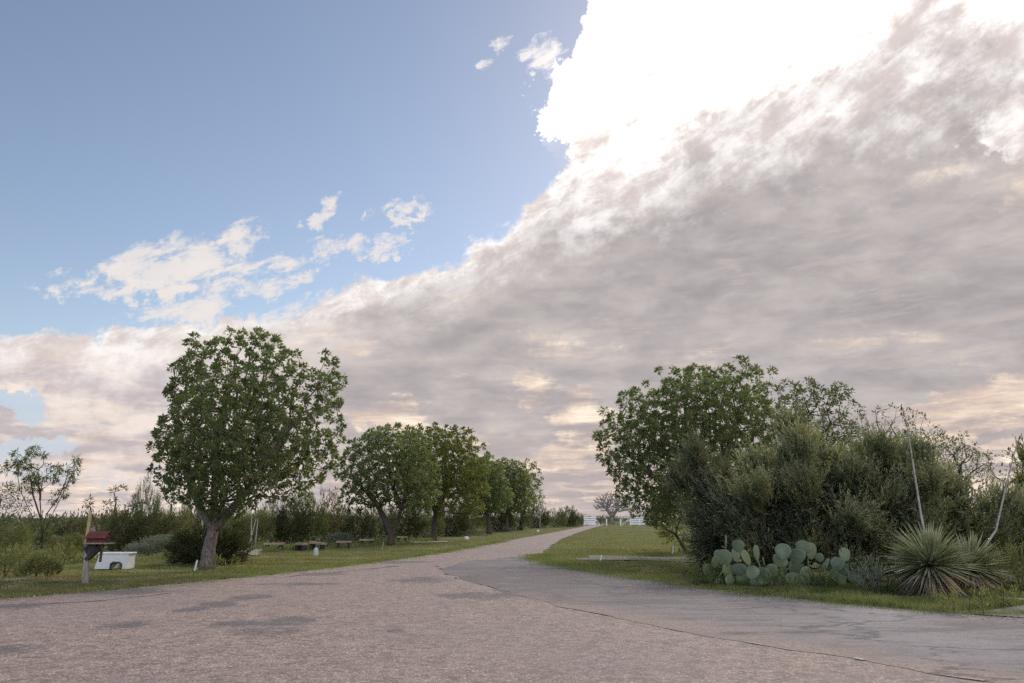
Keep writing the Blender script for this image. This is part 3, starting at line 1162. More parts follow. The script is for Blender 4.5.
b = at(207, 570); Y = b.y
fx = lambda L, Y_: [tuple(atd(px, py, Y_ + dy)) for px, py, dy in L]
tree('shade_tree', 'tallest broad-leaved tree, with leaning grey trunk, alone at the left roadside', 'tree', b,
     [[tuple(b), *fx([(209, 548, 0), (213, 530, 0), (219, 512, .1)], Y)],
      fx([(213, 530, 0), (199, 505, -.2), (188, 476, -.4), (180, 440, -.7)], Y),
      fx([(214, 532, 0), (214, 500, .3), (216, 460, .6), (222, 410, .8)], Y),
      fx([(214, 530, 0), (240, 500, -.2), (268, 462, -.5), (290, 425, -.6)], Y)],
     [plob(243, 430, 72, 62, Y), plob(214, 368, 30, 32, Y), plob(268, 378, 36, 34, Y, -.3), plob(318, 388, 27, 30, Y, .4), plob(190, 448, 34, 52, Y, -.4),
      plob(186, 480, 20, 22, Y, .3), plob(295, 455, 40, 38, Y, .3), plob(288, 484, 26, 18, Y, 0), plob(228, 492, 40, 24, Y, -.5), plob(200, 385, 34, 34, Y, .6), plob(255, 350, 30, 20, Y, 0),
      plob(232, 455, 60, 50, Y, -1.0), plob(325, 430, 18, 30, Y, 0)],
     spacing=0.37, per=52, crad=0.19, L=0.115, W=0.058, r_base=0.215, core=0.2, stub=1.12,
     extra=fx([(195, 337, 0), (188, 343, .2), (230, 333, 0), (229, 345, .1), (262, 340, 0), (282, 350, .2), (297, 354, 0), (172, 388, 0), (163, 424, 0), (167, 392, .3),
               (335, 362, 0), (342, 380, .2), (339, 402, 0), (238, 342, 0), (212, 345, 0), (275, 343, -.2), (325, 355, .1)], Y))

b = at(391, 545); Y = b.y
tree('shade_tree', 'tree with trunk forked in a V just above the grass, second along the left roadside', 'tree', b,
     [[tuple(b), *fx([(391, 536, 0), (387, 524, 0), (378, 506, .2), (368, 490, .4)], Y)],
      [*fx([(391, 539, 0), (396, 524, 0), (402, 508, -.2), (408, 488, -.5)], Y)]],
     [plob(388, 476, 45, 32, Y), plob(362, 470, 24, 24, Y), plob(395, 446, 36, 20, Y, .3), plob(415, 478, 26, 34, Y, -.3), plob(365, 495, 22, 18, Y, .3), plob(380, 455, 34, 24, Y, -.6), plob(350, 487, 10, 22, Y)],
     spacing=0.48, per=48, crad=0.24, L=0.16, W=0.08, r_base=0.20, core=0.2, bark='bark_dark',
     extra=fx([(372, 436, 0), (380, 430, 0), (343, 460, 0), (360, 447, 0), (398, 427, .2), (337, 475, 0)], Y))
b = at(434, 541); Y = b.y
tree('shade_tree', 'rounded yellow-tinged tree with a straight dark trunk, third along the left roadside', 'tree', b,
     [[tuple(b), *fx([(434, 532, 0), (435, 518, 0), (436, 506, 0)], Y)], fx([(435, 512, 0), (428, 495, .3), (420, 475, .5)], Y), fx([(435, 512, 0), (446, 494, -.3), (455, 472, -.5)], Y)],
     [plob(440, 468, 42, 40, Y), plob(425, 445, 28, 18, Y, .3), plob(455, 445, 24, 17, Y), plob(465, 480, 24, 34, Y, -.3), plob(440, 490, 36, 22, Y, -.4), plob(472, 505, 14, 10, Y)],
     spacing=0.52, per=46, crad=0.27, L=0.18, W=0.09, r_base=0.20, core=0.2, mat='leaf_tree_yellow', bark='bark_dark',
     extra=fx([(435, 425, 0), (421, 430, 0), (470, 432, 0), (483, 447, 0), (487, 455, 0)], Y))
specs = [(489, 534, 'third tree of the roadside row, its crown merging with the yellow-tinged tree', [(484, 480, 22, 22), (492, 495, 20, 17), (478, 500, 14, 13)], 'leaf_tree', 0.5),
         (507, 531.3, 'fourth tree of the roadside row, round dense crown near the bend', [(508, 482, 22, 22), (515, 497, 20, 16), (500, 500, 18, 14)], 'leaf_tree', 0.55),
         (521, 530, 'fifth tree of the roadside row, slim and loose behind the round crown', [(530, 478, 12, 17), (524, 500, 16, 14)], 'leaf_tree', 0.75),
         (532, 528.6, 'last, sparse tree of the roadside row, with pale bare twigs at its right', [(536, 497, 9, 17), (529, 507, 9, 9)], 'leaf_tree', 1.0)]
for i, (px, py, lab, lobes, mt, sp) in enumerate(specs):
    b = at(px, py); Y = b.y
    cx = lobes[0][0]
    tree('shade_tree', lab, 'tree', b,
         [[tuple(b), *fx([(px, py - 9, 0), (px + (cx - px) * .3, py - 18, 0), (px + (cx - px) * .6, py - 28, 0)], Y)]],
         [plob(*l, Y) for l in lobes], spacing=sp, per=30 if i < 3 else 20, crad=0.34, L=0.24, W=0.14, r_base=0.24 if i < 2 else .2, core=0.1, mat=mt, bark='bark_dark')

# ---- the tree on the right with the bushes in front of it
b = at(706, 556); Y = b.y
tree('shade_tree', 'large broad-leaved tree rising behind the olive bushes right of the road', 'tree', b,
     [[tuple(b), *fx([(700, 540, 0), (695, 520, 0), (690, 500, 0)], Y)], fx([(694, 515, 0), (668, 490, -.3), (640, 462, -.5)], Y),
      fx([(694, 515, 0), (685, 470, .3), (680, 430, .4)], Y), fx([(694, 515, 0), (720, 470, 0), (738, 420, .2)], Y)],
     [plob(685, 440, 62, 60, Y), plob(640, 450, 36, 44, Y), plob(655, 410, 36, 28, Y), plob(735, 400, 36, 36, Y), plob(700, 398, 38, 32, Y, .4), plob(620, 440, 22, 32, Y), plob(655, 500, 28, 24, Y, -.4), plob(745, 430, 28, 44, Y), plob(665, 480, 50, 36, Y, -.6),
      plob(700, 425, 60, 48, Y, -1.0)],
     spacing=0.45, per=50, crad=0.22, L=0.14, W=0.07, r_base=0.26, core=0.2,
     extra=fx([(634, 394, 0), (659, 371, 0), (674, 372, 0), (682, 380, 0), (738, 360, 0), (727, 368, 0), (745, 362, .2), (772, 372, 0), (768, 386, 0), (605, 412, 0), (622, 396, 0),
               (598, 436, 0), (600, 458, 0), (612, 470, 0), (712, 378, 0), (690, 372, 0), (755, 370, 0)], Y))
b = at(690, 552); Y = b.y
shrub('yellow_green_shrub', 'yellow-green leafy shrub at the foot of the large right-hand tree', 'shrub', b,
      [plob(672, 515, 15, 22, Y), plob(682, 532, 12, 12, Y)], micro=0.5, per=18, m=12, slen=0.5, L=0.16, W=0.06, mat='leaf_tree_yellow')
b = Vector(atd(806, 560, 34)); b.z = 0
tree('thorny_tree', 'twiggy thin-leaved tree whose top shows above the middle of the big olive bush', 'tree', b,
     [[tuple(b), *fx([(806, 500, 0), (804, 460, 0), (800, 430, 0)], 34)]],
     [plob(800, 405, 36, 24, 34), plob(825, 398, 26, 14, 34), plob(785, 420, 22, 20, 34), plob(845, 412, 16, 14, 34), plob(815, 440, 50, 30, 34)],
     spacing=0.44, per=34, crad=0.26, L=0.14, W=0.06, mat='leaf_mesquite', bark='bark_dark', r_base=0.16, core=0, keep=1.0,
     extra=fx([(843, 389, 0), (835, 392, 0), (812, 384, 0), (846, 396, 0), (797, 386, 0)], 34))
b = Vector(atd(890, 560, 33)); b.z = 0
tree('thorny_tree', 'loose leggy tree with scattered leaves seen past the tall left flower stalk', 'tree', b,
     [[tuple(b), *fx([(890, 510, 0), (893, 470, 0), (890, 440, 0)], 33)]],
     [plob(893, 425, 32, 18, 33), plob(870, 435, 26, 16, 33), plob(920, 440, 24, 16, 33)],
     spacing=0.44, per=14, crad=0.25, L=0.13, W=0.05, mat='leaf_mesquite', bark='bark_dark', r_base=0.12, core=0, keep=0.65,
     extra=fx([(893, 402, 0), (886, 411, 0), (917, 415, 0), (915, 428, 0), (876, 414, 0), (903, 408, 0)], 33))
b = Vector(atd(962, 560, 33)); b.z = 0
tree('thorny_tree', 'bushy dark tree top standing between the two flower stalks', 'tree', b,
     [[tuple(b), *fx([(962, 520, 0), (960, 490, 0), (960, 465, 0)], 33)]],
     [plob(955, 455, 20, 22, 33), plob(970, 462, 22, 14, 33), plob(945, 470, 26, 20, 33)],
     spacing=0.36, per=24, crad=0.28, L=0.12, W=0.045, mat='leaf_mesquite', bark='bark_dark', r_base=0.12, core=0, keep=0.9)
b = Vector(atd(1035, 570, 31)); b.z = 0
tree('thorny_tree', 'bare-twigged thorny tree at the right margin behind the second flower stalk', 'tree', b,
     [[tuple(b), *fx([(1030, 530, 0), (1022, 500, 0), (1015, 480, 0)], 31)]],
     [plob(1010, 470, 26, 16, 31), plob(1040, 475, 34, 22, 31), plob(1000, 490, 20, 14, 31)],
     spacing=0.42, per=10, crad=0.25, L=0.12, W=0.04, mat='leaf_rust', bark='bark_dark', r_base=0.10, core=0, keep=0.6, bow=0.25)

# ---- olive bushes on the right
b = at(694, 577); Y = b.y + .6
b.y = Y
shrub('evergreen_bush', 'dark upswept bush at the left end of the right-hand thicket, beside the tree', 'bush', b,
      [plob(718, 520, 24, 50, Y), plob(728, 552, 18, 24, Y), plob(732, 535, 26, 46, Y, -.2), plob(706, 478, 13, 24, Y, .1), plob(698, 512, 12, 24, Y), plob(690, 488, 6, 12, Y)],
      micro=0.72, per=100, m=18, slen=0.55, L=0.10, W=0.026, mshell=0.42, fill=40, mat='leaf_olive_dark', up=0.7, lean=(-0.45, 0, 0.1), core=0.2)
b = at(800, 583); Y = b.y + 1.4
b.y = Y
shrub('evergreen_bush', 'largest grey-green bush, rising over the prickly pears', 'bush', b,
      [plob(812, 518, 80, 66, Y), plob(795, 480, 38, 42, Y, .3), plob(842, 484, 42, 44, Y), plob(760, 526, 36, 46, Y, -.2), plob(872, 512, 32, 52, Y, .2), plob(812, 466, 26, 24, Y, .3), plob(757, 488, 20, 24, Y),
       plob(882, 482, 24, 24, Y)],
      micro=0.88, per=150, m=18, slen=0.52, L=0.10, W=0.027, mshell=0.42, fill=40, up=0.95, core=0.45)
b = at(905, 590); Y = b.y + 2.4
b.y = Y
shrub('evergreen_bush', 'broad olive bush right behind the spiky yuccas', 'bush', b,
      [plob(905, 518, 40, 54, Y), plob(945, 522, 40, 48, Y, .1), plob(930, 494, 30, 26, Y), plob(975, 530, 28, 40, Y), plob(900, 484, 26, 26, Y, .4), plob(965, 500, 18, 18, Y)],
      micro=0.88, per=150, m=18, slen=0.52, L=0.10, W=0.027, mshell=0.42, fill=40, up=0.95, core=0.4)
b = at(1030, 588); Y = b.y + 2.2
b.y = Y
shrub('evergreen_bush', 'lighter olive bush filling the right edge of the picture', 'bush', b,
      [plob(1020, 535, 40, 46, Y), plob(1060, 520, 40, 60, Y), plob(995, 545, 24, 36, Y)],
      micro=0.85, per=110, m=18, slen=0.42, L=0.10, W=0.027, mshell=0.42, fill=40, up=0.95, core=0.3, mat='leaf_brush')

# ---- prickly pears
def pad_mesh():
    """a flattened, egg-shaped pad standing on its narrow end; unit height, unit width"""
    nu, nv = 18, 10
    vs, fs = [], []
    for i in range(nv + 1):
        th = math.pi * i / nv
        zz = 0.5 - 0.5 * math.cos(th)
        w = math.sin(th) * (0.80 + 0.32 * zz)
        for j in range(nu):
            a = 2 * math.pi * j / nu
            ca, sa = math.cos(a), math.sin(a)
            vs.append((0.5 * w * ca, 0.085 * w * (abs(sa) ** 0.8) * (1 if sa > 0 else -1), zz))
    for i in range(nv):
        for j in range(nu):
            j2 = (j + 1) % nu
            fs.append((i * nu + j, i * nu + j2, (i + 1) * nu + j2, (i + 1) * nu + j))
    return vs, fs


PV, PF = pad_mesh()


def pad(root, base, px, py, w, h, tilt, dy):
    """px,py: centre of the pad in the photograph (to survey it)"""
    Y_ = base.y + dy
    c = atd(px, py, Y_)
    k = Y_ / FPX
    wm, hm = w * k * 1.08, h * k * 1.1
    yaw = random.uniform(-0.85, 0.85) if w > 5 else 1.35
    wfull = wm if w > 5 else max(hm * 0.6, wm)
    Mx = Matrix.Rotation(R(-tilt), 3, 'Y') @ Matrix.Rotation(yaw, 3, 'Z') @ Matrix.Rotation(random.uniform(-.25, .15), 3, 'X')
    mb = MB()
    th = 0.55 if w > 5 else 0.8
    vs = [Mx @ Vector((v[0] * wfull / max(0.6, math.cos(yaw) if w > 5 else 1), v[1] * hm * 1.1 * th, (v[2] - 0.5) * hm)) + c for v in PV]
    mb.add(vs, PF)
    mb.build('pad', M['cactus'], root, origin=base, smooth=True)


cact = [
    ('low prickly pear cluster nearest the road bend, with one thin upright pad on top', (738, 586),
     [(725.8, 542.5, 4, 13, 0), (724, 558, 13, 15, 0), (718.6, 555.5, 8, 10, -10), (715.5, 562, 10, 11, -30), (707.3, 569.5, 8, 10, -25), (738, 546, 9, 11, 0),
      (736, 555, 10, 13, 0), (746, 557.5, 9, 15, 14), (739, 569.5, 12, 11, 10), (741.7, 579, 12, 11, 0), (720, 575, 5, 8, -30), (728, 571, 12, 13, 5), (712, 576, 9, 10, -10), (730, 581, 11, 11, 0), (719, 583, 9, 8, 0)]),
    ('prickly pear with a tall narrow pad, between the two wider prickly pear clusters', (762, 588),
     [(756.5, 553, 8, 14, -4), (759, 564, 4, 9, 5), (763.7, 562, 4, 9, 0), (752.4, 572.5, 10, 12, -20), (763, 576, 14, 15, 0), (771.4, 583, 4, 9, 10), (772.4, 570.5, 9, 12, 15), (756, 583, 10, 9, 0)]),
    ('tallest prickly pear, with wide round pads and one long drooping arm', (794, 587),
     [(783, 551.5, 14, 14, -5), (780, 561, 14, 11, -35), (783, 570, 12, 13, -10), (796.4, 556, 13, 13, 5), (795, 567, 16, 14, -30), (805.6, 575, 12, 15, -8), (803.6, 547.4, 12, 12, -20),
      (810.8, 551, 14, 15, 5), (808, 564, 4, 10, 0), (819.5, 557.7, 7, 8, 30), (825, 565, 4.5, 14, 140), (793, 580, 14, 13, 0), (783, 581, 11, 11, 0), (803, 585, 10, 8, 0)]),
    ('small yellower prickly pear at the right end of the cactus row', (845, 588),
     [(837.4, 564, 10, 12, -8), (844.6, 554.6, 11, 12, 0), (846.7, 547.5, 4, 7, 5), (841, 549, 4, 6, -10), (835, 575, 10, 11, 0), (851, 569, 4, 9, 0), (852, 577, 9, 10, 10), (858, 579, 7, 8, 20), (843, 569, 9, 11, 10), (842, 581, 11, 12, 0)]),
]
for lab, (bx, by), pads in cact:
    b = at(bx, by)
    root = thing('prickly_pear', lab, 'cactus', b, 'prickly pears in front of the big bush')
    random.seed(bx)
    for i, (px, py, w, h, tl) in enumerate(pads):
        pad(root, b, px, py, w, h, tl, ((i * 7) % 5 - 2) * 0.11)


# ---- yuccas
def yucca(label, bx, by, cx, cy, rpx, n_, stalk, dY=0.0, tiltx=0.0):
    b = at(bx, by)
    b.y += dY
    root = thing('yucca', label, 'yucca', b, 'yuccas at the right roadside')
    Yc = b.y
    c = np.array(atd(cx, cy, Yc))
    k = Yc / FPX
    Rr = rpx * k
    for part, mt, lo, hi, nn, lf in (('leaves', 'yucca', -0.22, 1.0, n_, 1.0), ('dead_leaves', 'yucca_dead', -0.95, -0.18, n_ // 2, 0.85)):
        ct = lo + (hi - lo) * rng.random(nn)
        ph = rng.random(nn) * 2 * math.pi
        sn = np.sqrt(1 - ct ** 2)
        D = np.stack([sn * np.cos(ph) + tiltx, sn * np.sin(ph), ct], 1)
        D = nrm(D)
        Ln = Rr * lf * (0.72 + 0.33 * rng.random(nn))
        P0 = c[None] + D * 0.06 + np.array([[0, 0, -0.08]])
        side = nrm(np.cross(D, np.tile([[0, 0, 1.0]], (nn, 1)) + unit(nn) * 0.3))
        N = np.cross(side, D)
        W = 0.046 * (0.8 + 0.5 * rng.random(nn))
        if part == 'dead_leaves':
            W *= 0.8
        verts, faces = [], []
        fr = [(0.0, 0.75), (0.3, 1.0), (0.65, 0.8), (1.0, 0.05)]
        sag = (0.05 + 0.10 * rng.random(nn)) * (1.0 if part == 'leaves' else 2.0)
        Vs = []
        for f, w in fr:
            p = P0 + D * (Ln * f)[:, None] + np.array([[0, 0, -1.0]]) * (sag * Ln * f * f)[:, None]
            Vs.append(p + side * (W * w / 2)[:, None] + N * (W * w * 0.25)[:, None])
            Vs.append(p)
            Vs.append(p - side * (W * w / 2)[:, None] + N * (W * w * 0.25)[:, None])
        Vv = np.stack(Vs, 1)
        Vv[:, :, 2] = np.maximum(Vv[:, :, 2], 0.02)
        Vv = Vv.reshape(-1, 3)
        bi = np.arange(nn)[:, None] * 12
        F = []
        for i in range(3):
            for s_ in (0, 1):
                q = i * 3 + s_
                F.append(np.concatenate([bi + q, bi + q + 1, bi + q + 4, bi + q + 3], 1))
        tint = np.repeat(rng.random(nn), 12)
        mesh_np(part, Vv, np.concatenate(F, 0), M[mt], root, tint=tint, origin=b)
    mb = MB()
    mb.tube([b + Vector((0, 0, -0.02)), Vector((b.x, b.y, 0.2)), Vector(c) + Vector((0, 0, -0.05))], [0.16, 0.15, 0.11], 10)
    mb.build('trunk', M['bark_dark'], root, origin=b, smooth=True)
    # the dry flower stalk
    pts = [Vector(c)] + [atd(px, py, Yc + .05 * i) for i, (px, py) in enumerate(stalk)]
    fine, rr = [], []
    m_ = len(pts)
    for i in range(m_ - 1):
        for q in range(4):
            f = (i + q / 4) / (m_ - 1)
            fine.append(pts[i].lerp(pts[i + 1], q / 4))
            rr.append(0.024 * (1 - f) + 0.008)
    fine.append(pts[-1]); rr.append(0.008)
    mb = MB()
    mb.tube(fine, rr, 8)
    st = mb.build('flower_stalk', M['stalk'], root, origin=b, smooth=True)
    for i in range(16):
        mb = MB()
        f = 0.64 + 0.36 * i / 15
        p = fine[min(len(fine) - 1, int(f * (len(fine) - 1)))]
        a = random.uniform(0, 6.28)
        e = p + Vector((math.cos(a), math.sin(a) * .6, random.uniform(0.2, 0.8))) * random.uniform(.06, .22) * (1.3 - f) * 1.8
        L2 = (p - e).length
        mb.tube([p, p.lerp(e, .9), e, e + Vector((0.01, 0, 0.03)), e + Vector((0.02, 0, 0.07))], [0.006, 0.004, 0.012, 0.022 if i % 2 == 0 else .01, 0.005], 6)
        mb.build('seed_pod', M['seed'], st, origin=b)
    return root


yucca('larger front yucca, spiky ball of long blades with its stalk leaning left', 932, 597, 930, 562, 47, 460,
      [(926, 540), (921, 515), (914, 470), (907, 425), (903, 408)])
yucca('smaller yucca tucked against the larger one, its stalk leaning right', 978, 594, 970, 566, 40, 340,
      [(984, 548), (996, 530), (1004, 495), (1013, 458), (1019, 438)], dY=0.5, tiltx=0.12)
b = at(1000, 600)
mb = MB()
mb.tube([at(972, 596) + Vector((0, 0, .10)), at(985, 598.5) + Vector((0, 0, .05)), at(1010, 601.5) + Vector((0, 0, .04)), at(1050, 603) + Vector((0, 0, .03))], [0.035, 0.032, 0.028, 0.02], 8)
tag(mb.build('fallen_stalk', M['stalk'], smooth=True), 'pale fallen dry stalk lying on the verge under the yuccas', 'stalk')

# low weeds among and in front of the cacti
def weed(label, px, py, hpx, wpx, mat='leaf_brush', name='weed_clump', up=0.9, per=14, group=None, L=0.07, W=0.018):
    b_ = at(px, py)
    Yb = b_.y
    return shrub(name, label, 'weeds' if name == 'weed_clump' else 'shrub', b_, [plob(px, py - hpx * 0.45, wpx / 2, hpx * 0.5, Yb)], micro=0.22, per=per, m=10, slen=0.22, L=L, W=W, mat=mat, up=up, core=0, nstems=3, r_base=0.015, group=group)


weed('pale greyish weed clump between the cactus row and the yuccas', 873, 596, 22, 30, 'leaf_silver')
weed('dark green weeds filling the gap under the big bush left of the yuccas', 895, 592, 26, 34, 'leaf_dark')
weed('small green weeds at the foot of the small yellower prickly pear', 822, 590, 12, 30, 'leaf_tree')
weed('green weeds under the tallest prickly pear', 778, 592, 10, 26, 'leaf_tree')
weed('weeds at the left foot of the cactus row', 706, 586, 12, 26, 'leaf_tree_yellow')
weed('yellow-green grass tuft on the gravel at the road edge below the yuccas', 972, 614, 8, 36, 'leaf_straw', name='grass_tuft')
weed('tall dry weeds at the right margin beside the smaller yucca', 1016, 592, 40, 22, 'leaf_brush')
weed('small weed tuft on gravel at the far right road edge', 1012, 609, 7, 14, 'leaf_straw', name='grass_tuft')

# ---- left side: dark round shrub behind the big trunk
b = at(208, 565); b.y += 1.0; Y = b.y
shrub('round_shrub', 'dense dark round shrub hugging the back of the big left tree trunk', 'shrub', b,
      [plob(208, 549, 31, 16, Y), plob(190, 552, 15, 13, Y), plob(228, 550, 14, 15, Y)], micro=0.26, per=26, m=12, slen=0.25, L=0.07, W=0.03, mat='leaf_dark', up=0.4, core=0.45)
b = at(38, 579); Y = b.y
shrub('round_shrub', 'low round olive bush near the pavement at the far left', 'shrub', b,
      [plob(38, 569, 10, 9, Y), plob(29, 573, 8, 6, Y), plob(47, 573, 8, 6, Y)], micro=0.16, per=26, m=12, slen=0.15, L=0.055, W=0.018, mat='leaf_straw', up=0.6, core=0.2, nstems=3, r_base=.02)
b = at(41, 549); Y = b.y
tree('mesquite_tree', 'thin airy tree with slender forking stems against the sky at far left', 'tree', b,
     [[tuple(b), *fx([(42, 535, 0), (41, 520, 0), (33, 495, 0), (30, 475, .2)], Y)], fx([(42, 535, 0), (46, 515, .2), (60, 495, .3), (68, 475, .3)], Y), fx([(42, 530, 0), (40, 500, -.2), (38, 470, -.2)], Y), fx([(42, 538, 0), (52, 515, -.3), (64, 492, -.3), (76, 464, -.3)], Y), fx([(42, 535, 0), (30, 512, .3), (20, 490, .4), (16, 466, .4)], Y)],
     [plob(22, 462, 10, 14, Y), plob(36, 458, 12, 14, Y), plob(62, 468, 16, 8, Y), plob(74, 462, 8, 6, Y), plob(56, 490, 12, 10, Y), plob(38, 480, 14, 14, Y), plob(10, 468, 6, 10, Y), plob(66, 483, 8, 5, Y)],
     spacing=0.42, per=60, crad=0.27, L=0.19, W=0.042, mat='leaf_mesquite', bark='bark_dark', r_base=0.055, core=0, keep=0.72, tipr=0.009, droop=0.7)
b = at(-8, 560); Y = b.y
tree('mesquite_tree', 'low spreading thin-leaved tree cut by the left picture edge', 'tree', b,
     [[tuple(b), *fx([(-6, 540, 0), (-4, 520, 0), (0, 500, 0)], Y)]],
     [plob(-8, 500, 24, 22, Y), plob(8, 512, 14, 20, Y), plob(-30, 510, 24, 30, Y)],
     spacing=0.42, per=45, crad=0.3, L=0.17, W=0.036, mat='leaf_mesquite', bark='bark_dark', r_base=0.08, core=0, keep=0.8, droop=.3)

for px, py, top, wd, mt, lab in ((97, 551, 490, 13, 'leaf_rust', 'thin rusty-leaved little tree behind the red mailbox'),
                                 (119, 550, 484, 12, 'leaf_rust', 'leggy brown-green little tree rising behind the white tub'),
                                 (133, 549, 500, 11, 'leaf_mesquite', 'short airy green tree right behind the white tub corner'),
                                 (164, 547, 486, 12, 'leaf_mesquite', 'airy green tree half hidden by the left of the big tree crown'),
                                 (300, 541, 497, 12, 'leaf_rust', 'sparse backlit tree in the gap between the big tree and the forked tree'),
                                 (325, 540, 490, 13, 'leaf_rust', 'taller sparse backlit tree just left of the forked tree')):
    b = at(px, py); Y = b.y
    tree('little_tree', lab, 'tree', b,
         [[tuple(b), *fx([(px + 1, py - 14, 0), (px - 1, py - 26, 0), (px - wd * .4, (py + top) / 2 - 6, 0)], Y)],
          fx([(px + 1, py - 12, 0), (px + wd * .4, py - 26, .2), (px + wd * .6, (py + top) / 2 - 4, .2)], Y)],
         [plob(px - wd * .5, top + 14, wd * .5, 9, Y), plob(px + wd * .5, top + 9, wd * .5, 10, Y), plob(px, top + 26, wd * .9, 10, Y), plob(px + wd * .9, top + 20, wd * .4, 6, Y)],
         spacing=0.50, per=34, crad=0.26, L=0.17, W=0.05, mat=mt, bark='bark_dark', r_base=0.06, core=0, keep=0.7, tipr=0.009)
for px, py, h_, w_, mt, lab in ((8, 577, 20, 34, 'leaf_brush', 'green-grey weeds at the left picture edge beside the road'), (22, 566, 14, 26, 'leaf_straw', 'straw-coloured weeds left of the low round bush'),
                                (62, 564, 12, 26, 'leaf_straw', 'straw-coloured weeds between the low round bush and the mailbox'), (76, 556, 14, 24, 'leaf_brush', 'grey-green weeds just left of the mailbox post'),
                                (150, 553, 9, 30, 'leaf_silver', 'low silvery weeds on the pale gravel right of the white tub'), (222, 570, 4, 20, 'leaf_straw', 'dry grass tuft right at the foot of the big left trunk')):
    weed(lab, px, py, h_, w_, mt)

# ---- thicket beyond the grass: prototypes, then copies
def proto_bush(mat, lobes, micro, per, L, W, slen, up=0.7, keep=1.0, core=0.1, m=14):
    root = shrub('brush', 'x', 'shrub', (0, 0, 0), lobes, micro=micro, per=per, m=m, slen=slen, L=L, W=W, mat=mat, up=up, core=core, keep=keep, nstems=5, r_base=0.06)
    return root


protos = [  # all about 4 m tall
    proto_bush('leaf_mesquite', [((0, 0, 1.5), (2.0, 1.4, 1.4)), ((-1.2, .2, 2.2), (.7, .7, 1.1)), ((1.3, .1, 2.6), (.6, .7, 1.2)), ((.2, 0, 3.2), (.5, .5, 1.1)), ((-.5, .3, 2.7), (.45, .5, .8))], .58, 16, .16, .045, .55),
    proto_bush('leaf_brush', [((0, 0, 1.7), (2.3, 1.5, 1.6)), ((1.2, .2, 2.4), (1.0, 1.0, 1.2)), ((-1.0, .2, 2.9), (.8, .8, 1.0))], .55, 14, .15, .038, .6),
    proto_bush('leaf_rust', [((0, 0, 1.6), (1.8, 1.3, 1.5)), ((-.8, .2, 3.0), (.6, .6, 1.0)), ((.7, .2, 3.3), (.5, .5, .8)), ((1.5, 0, 2.3), (.6, .7, 1.0)), ((0, 0, 2.6), (.5, .5, .9))], .62, 10, .15, .045, .45, keep=.7),
    proto_bush('leaf_dark', [((0, 0, 1.5), (2.2, 1.5, 1.5)), ((.8, .2, 2.8), (.8, .8, 1.2)), ((-1.3, .2, 2.3), (.8, .8, 1.2)), ((-.3, .2, 3.2), (.4, .5, .8))], .58, 17, .16, .05, .5),
    proto_bush('leaf_silver', [((0, 0, 1.8), (2.6, 1.7, 1.8)), ((1.4, .2, 2.4), (1.3, 1.0, 1.3))], .55, 15, .14, .04, .5),
]
used = [False] * len(protos)
G = 'brush beyond the roadside grass'
bg = [  # px, base y, height px, width factor, proto, label
    (8, 560, 36, 1.0, 1, 'olive scrub at the far left margin, nearest the low round bush'),
    (66, 556, 22, 1.4, 1, 'low olive scrub just left of the red mailbox post'),
    (28, 549, 27, 1.6, 0, 'green scrub under the thin airy tree'),
    (70, 546, 24, 1.5, 3, 'dark low scrub right of the thin airy tree stems'),
    (98, 550, 36, .8, 2, 'rusty half-bare shrub directly behind the red mailbox'),
    (76, 548, 30, .8, 2, 'rusty thin shrub left of the yellow board'),
    (122, 552, 40, .8, 3, 'dark shrub just above the white tub'),
    (115, 548, 36, .9, 0, 'green shrub behind the white tub'),
    (143, 549, 66, .42, 0, 'tallest green shrub between the white tub and the big left tree'),
    (150, 552, 40, 1.0, 3, 'dark shrub right of the white tub'),
    (172, 550, 44, .8, 1, 'olive shrub against the left side of the big tree crown'),
    (165, 556, 22, 1.4, 4, 'low grey shrub on the pale gravel left of the dark round shrub'),
    (140, 557, 14, 1.6, 4, 'low grey brush right behind the white tub corner'),
    (196, 545, 40, 1.0, 3, 'dark brush behind the trunk of the big left tree'),
    (226, 544, 32, 1.2, 0, 'green brush just right of the big left trunk'),
    (252, 544, 36, .9, 1, 'olive brush right of the dark round shrub'),
    (272, 543, 40, .8, 0, 'green brush behind the first low bench'),
    (291, 543, 44, .75, 3, 'dark pointed brush behind the second low bench'),
    (309, 542, 46, .75, 0, 'green tall brush halfway between the big tree and the forked tree'),
    (326, 541, 50, .7, 2, 'rusty backlit shrub left of the forked tree'),
    (341, 541, 40, .8, 2, 'rusty low shrub touching the left of the forked tree crown'),
    (335, 540, 34, .9, 0, 'green brush behind the silver shrub'),
    (339, 545, 13, 1.5, 4, 'silver-grey rounded shrub left of the forked tree trunk'),
    (357, 542, 30, 1.0, 3, 'dark brush at the left of the forked trunk'),
    (378, 540, 34, 1.1, 0, 'green brush seen left through the forked trunk'),
    (405, 539, 34, 1.1, 3, 'dark brush between the forked tree and the yellow-tinged tree'),
    (425, 537, 32, 1.1, 0, 'green brush left of the yellow-tinged tree trunk'),
    (450, 536, 30, 1.2, 3, 'dark brush right of the yellow-tinged tree trunk'),
    (470, 534, 28, 1.1, 1, 'olive brush left of the third row tree'),
    (497, 531, 24, 1.2, 3, 'dark brush between third and fourth row trees'),
    (517, 530, 22, 1.2, 0, 'green brush behind the slim fifth row tree'),
    (537, 528, 22, 1.0, 3, 'dark brush under the last sparse row tree'),
    (555, 527.2, 17, 1.3, 0, 'first free-standing brush left of the distant road bend'),
    (568, 526.8, 20, .9, 3, 'dark peaked brush on the left of the distant road'),
    (577, 526.4, 15, .9, 0, 'small brush touching the left end of the white fence'),
    (601, 524.5, 9, 1.5, 2, 'tiny brownish bush between white fence and dead tree'),
]
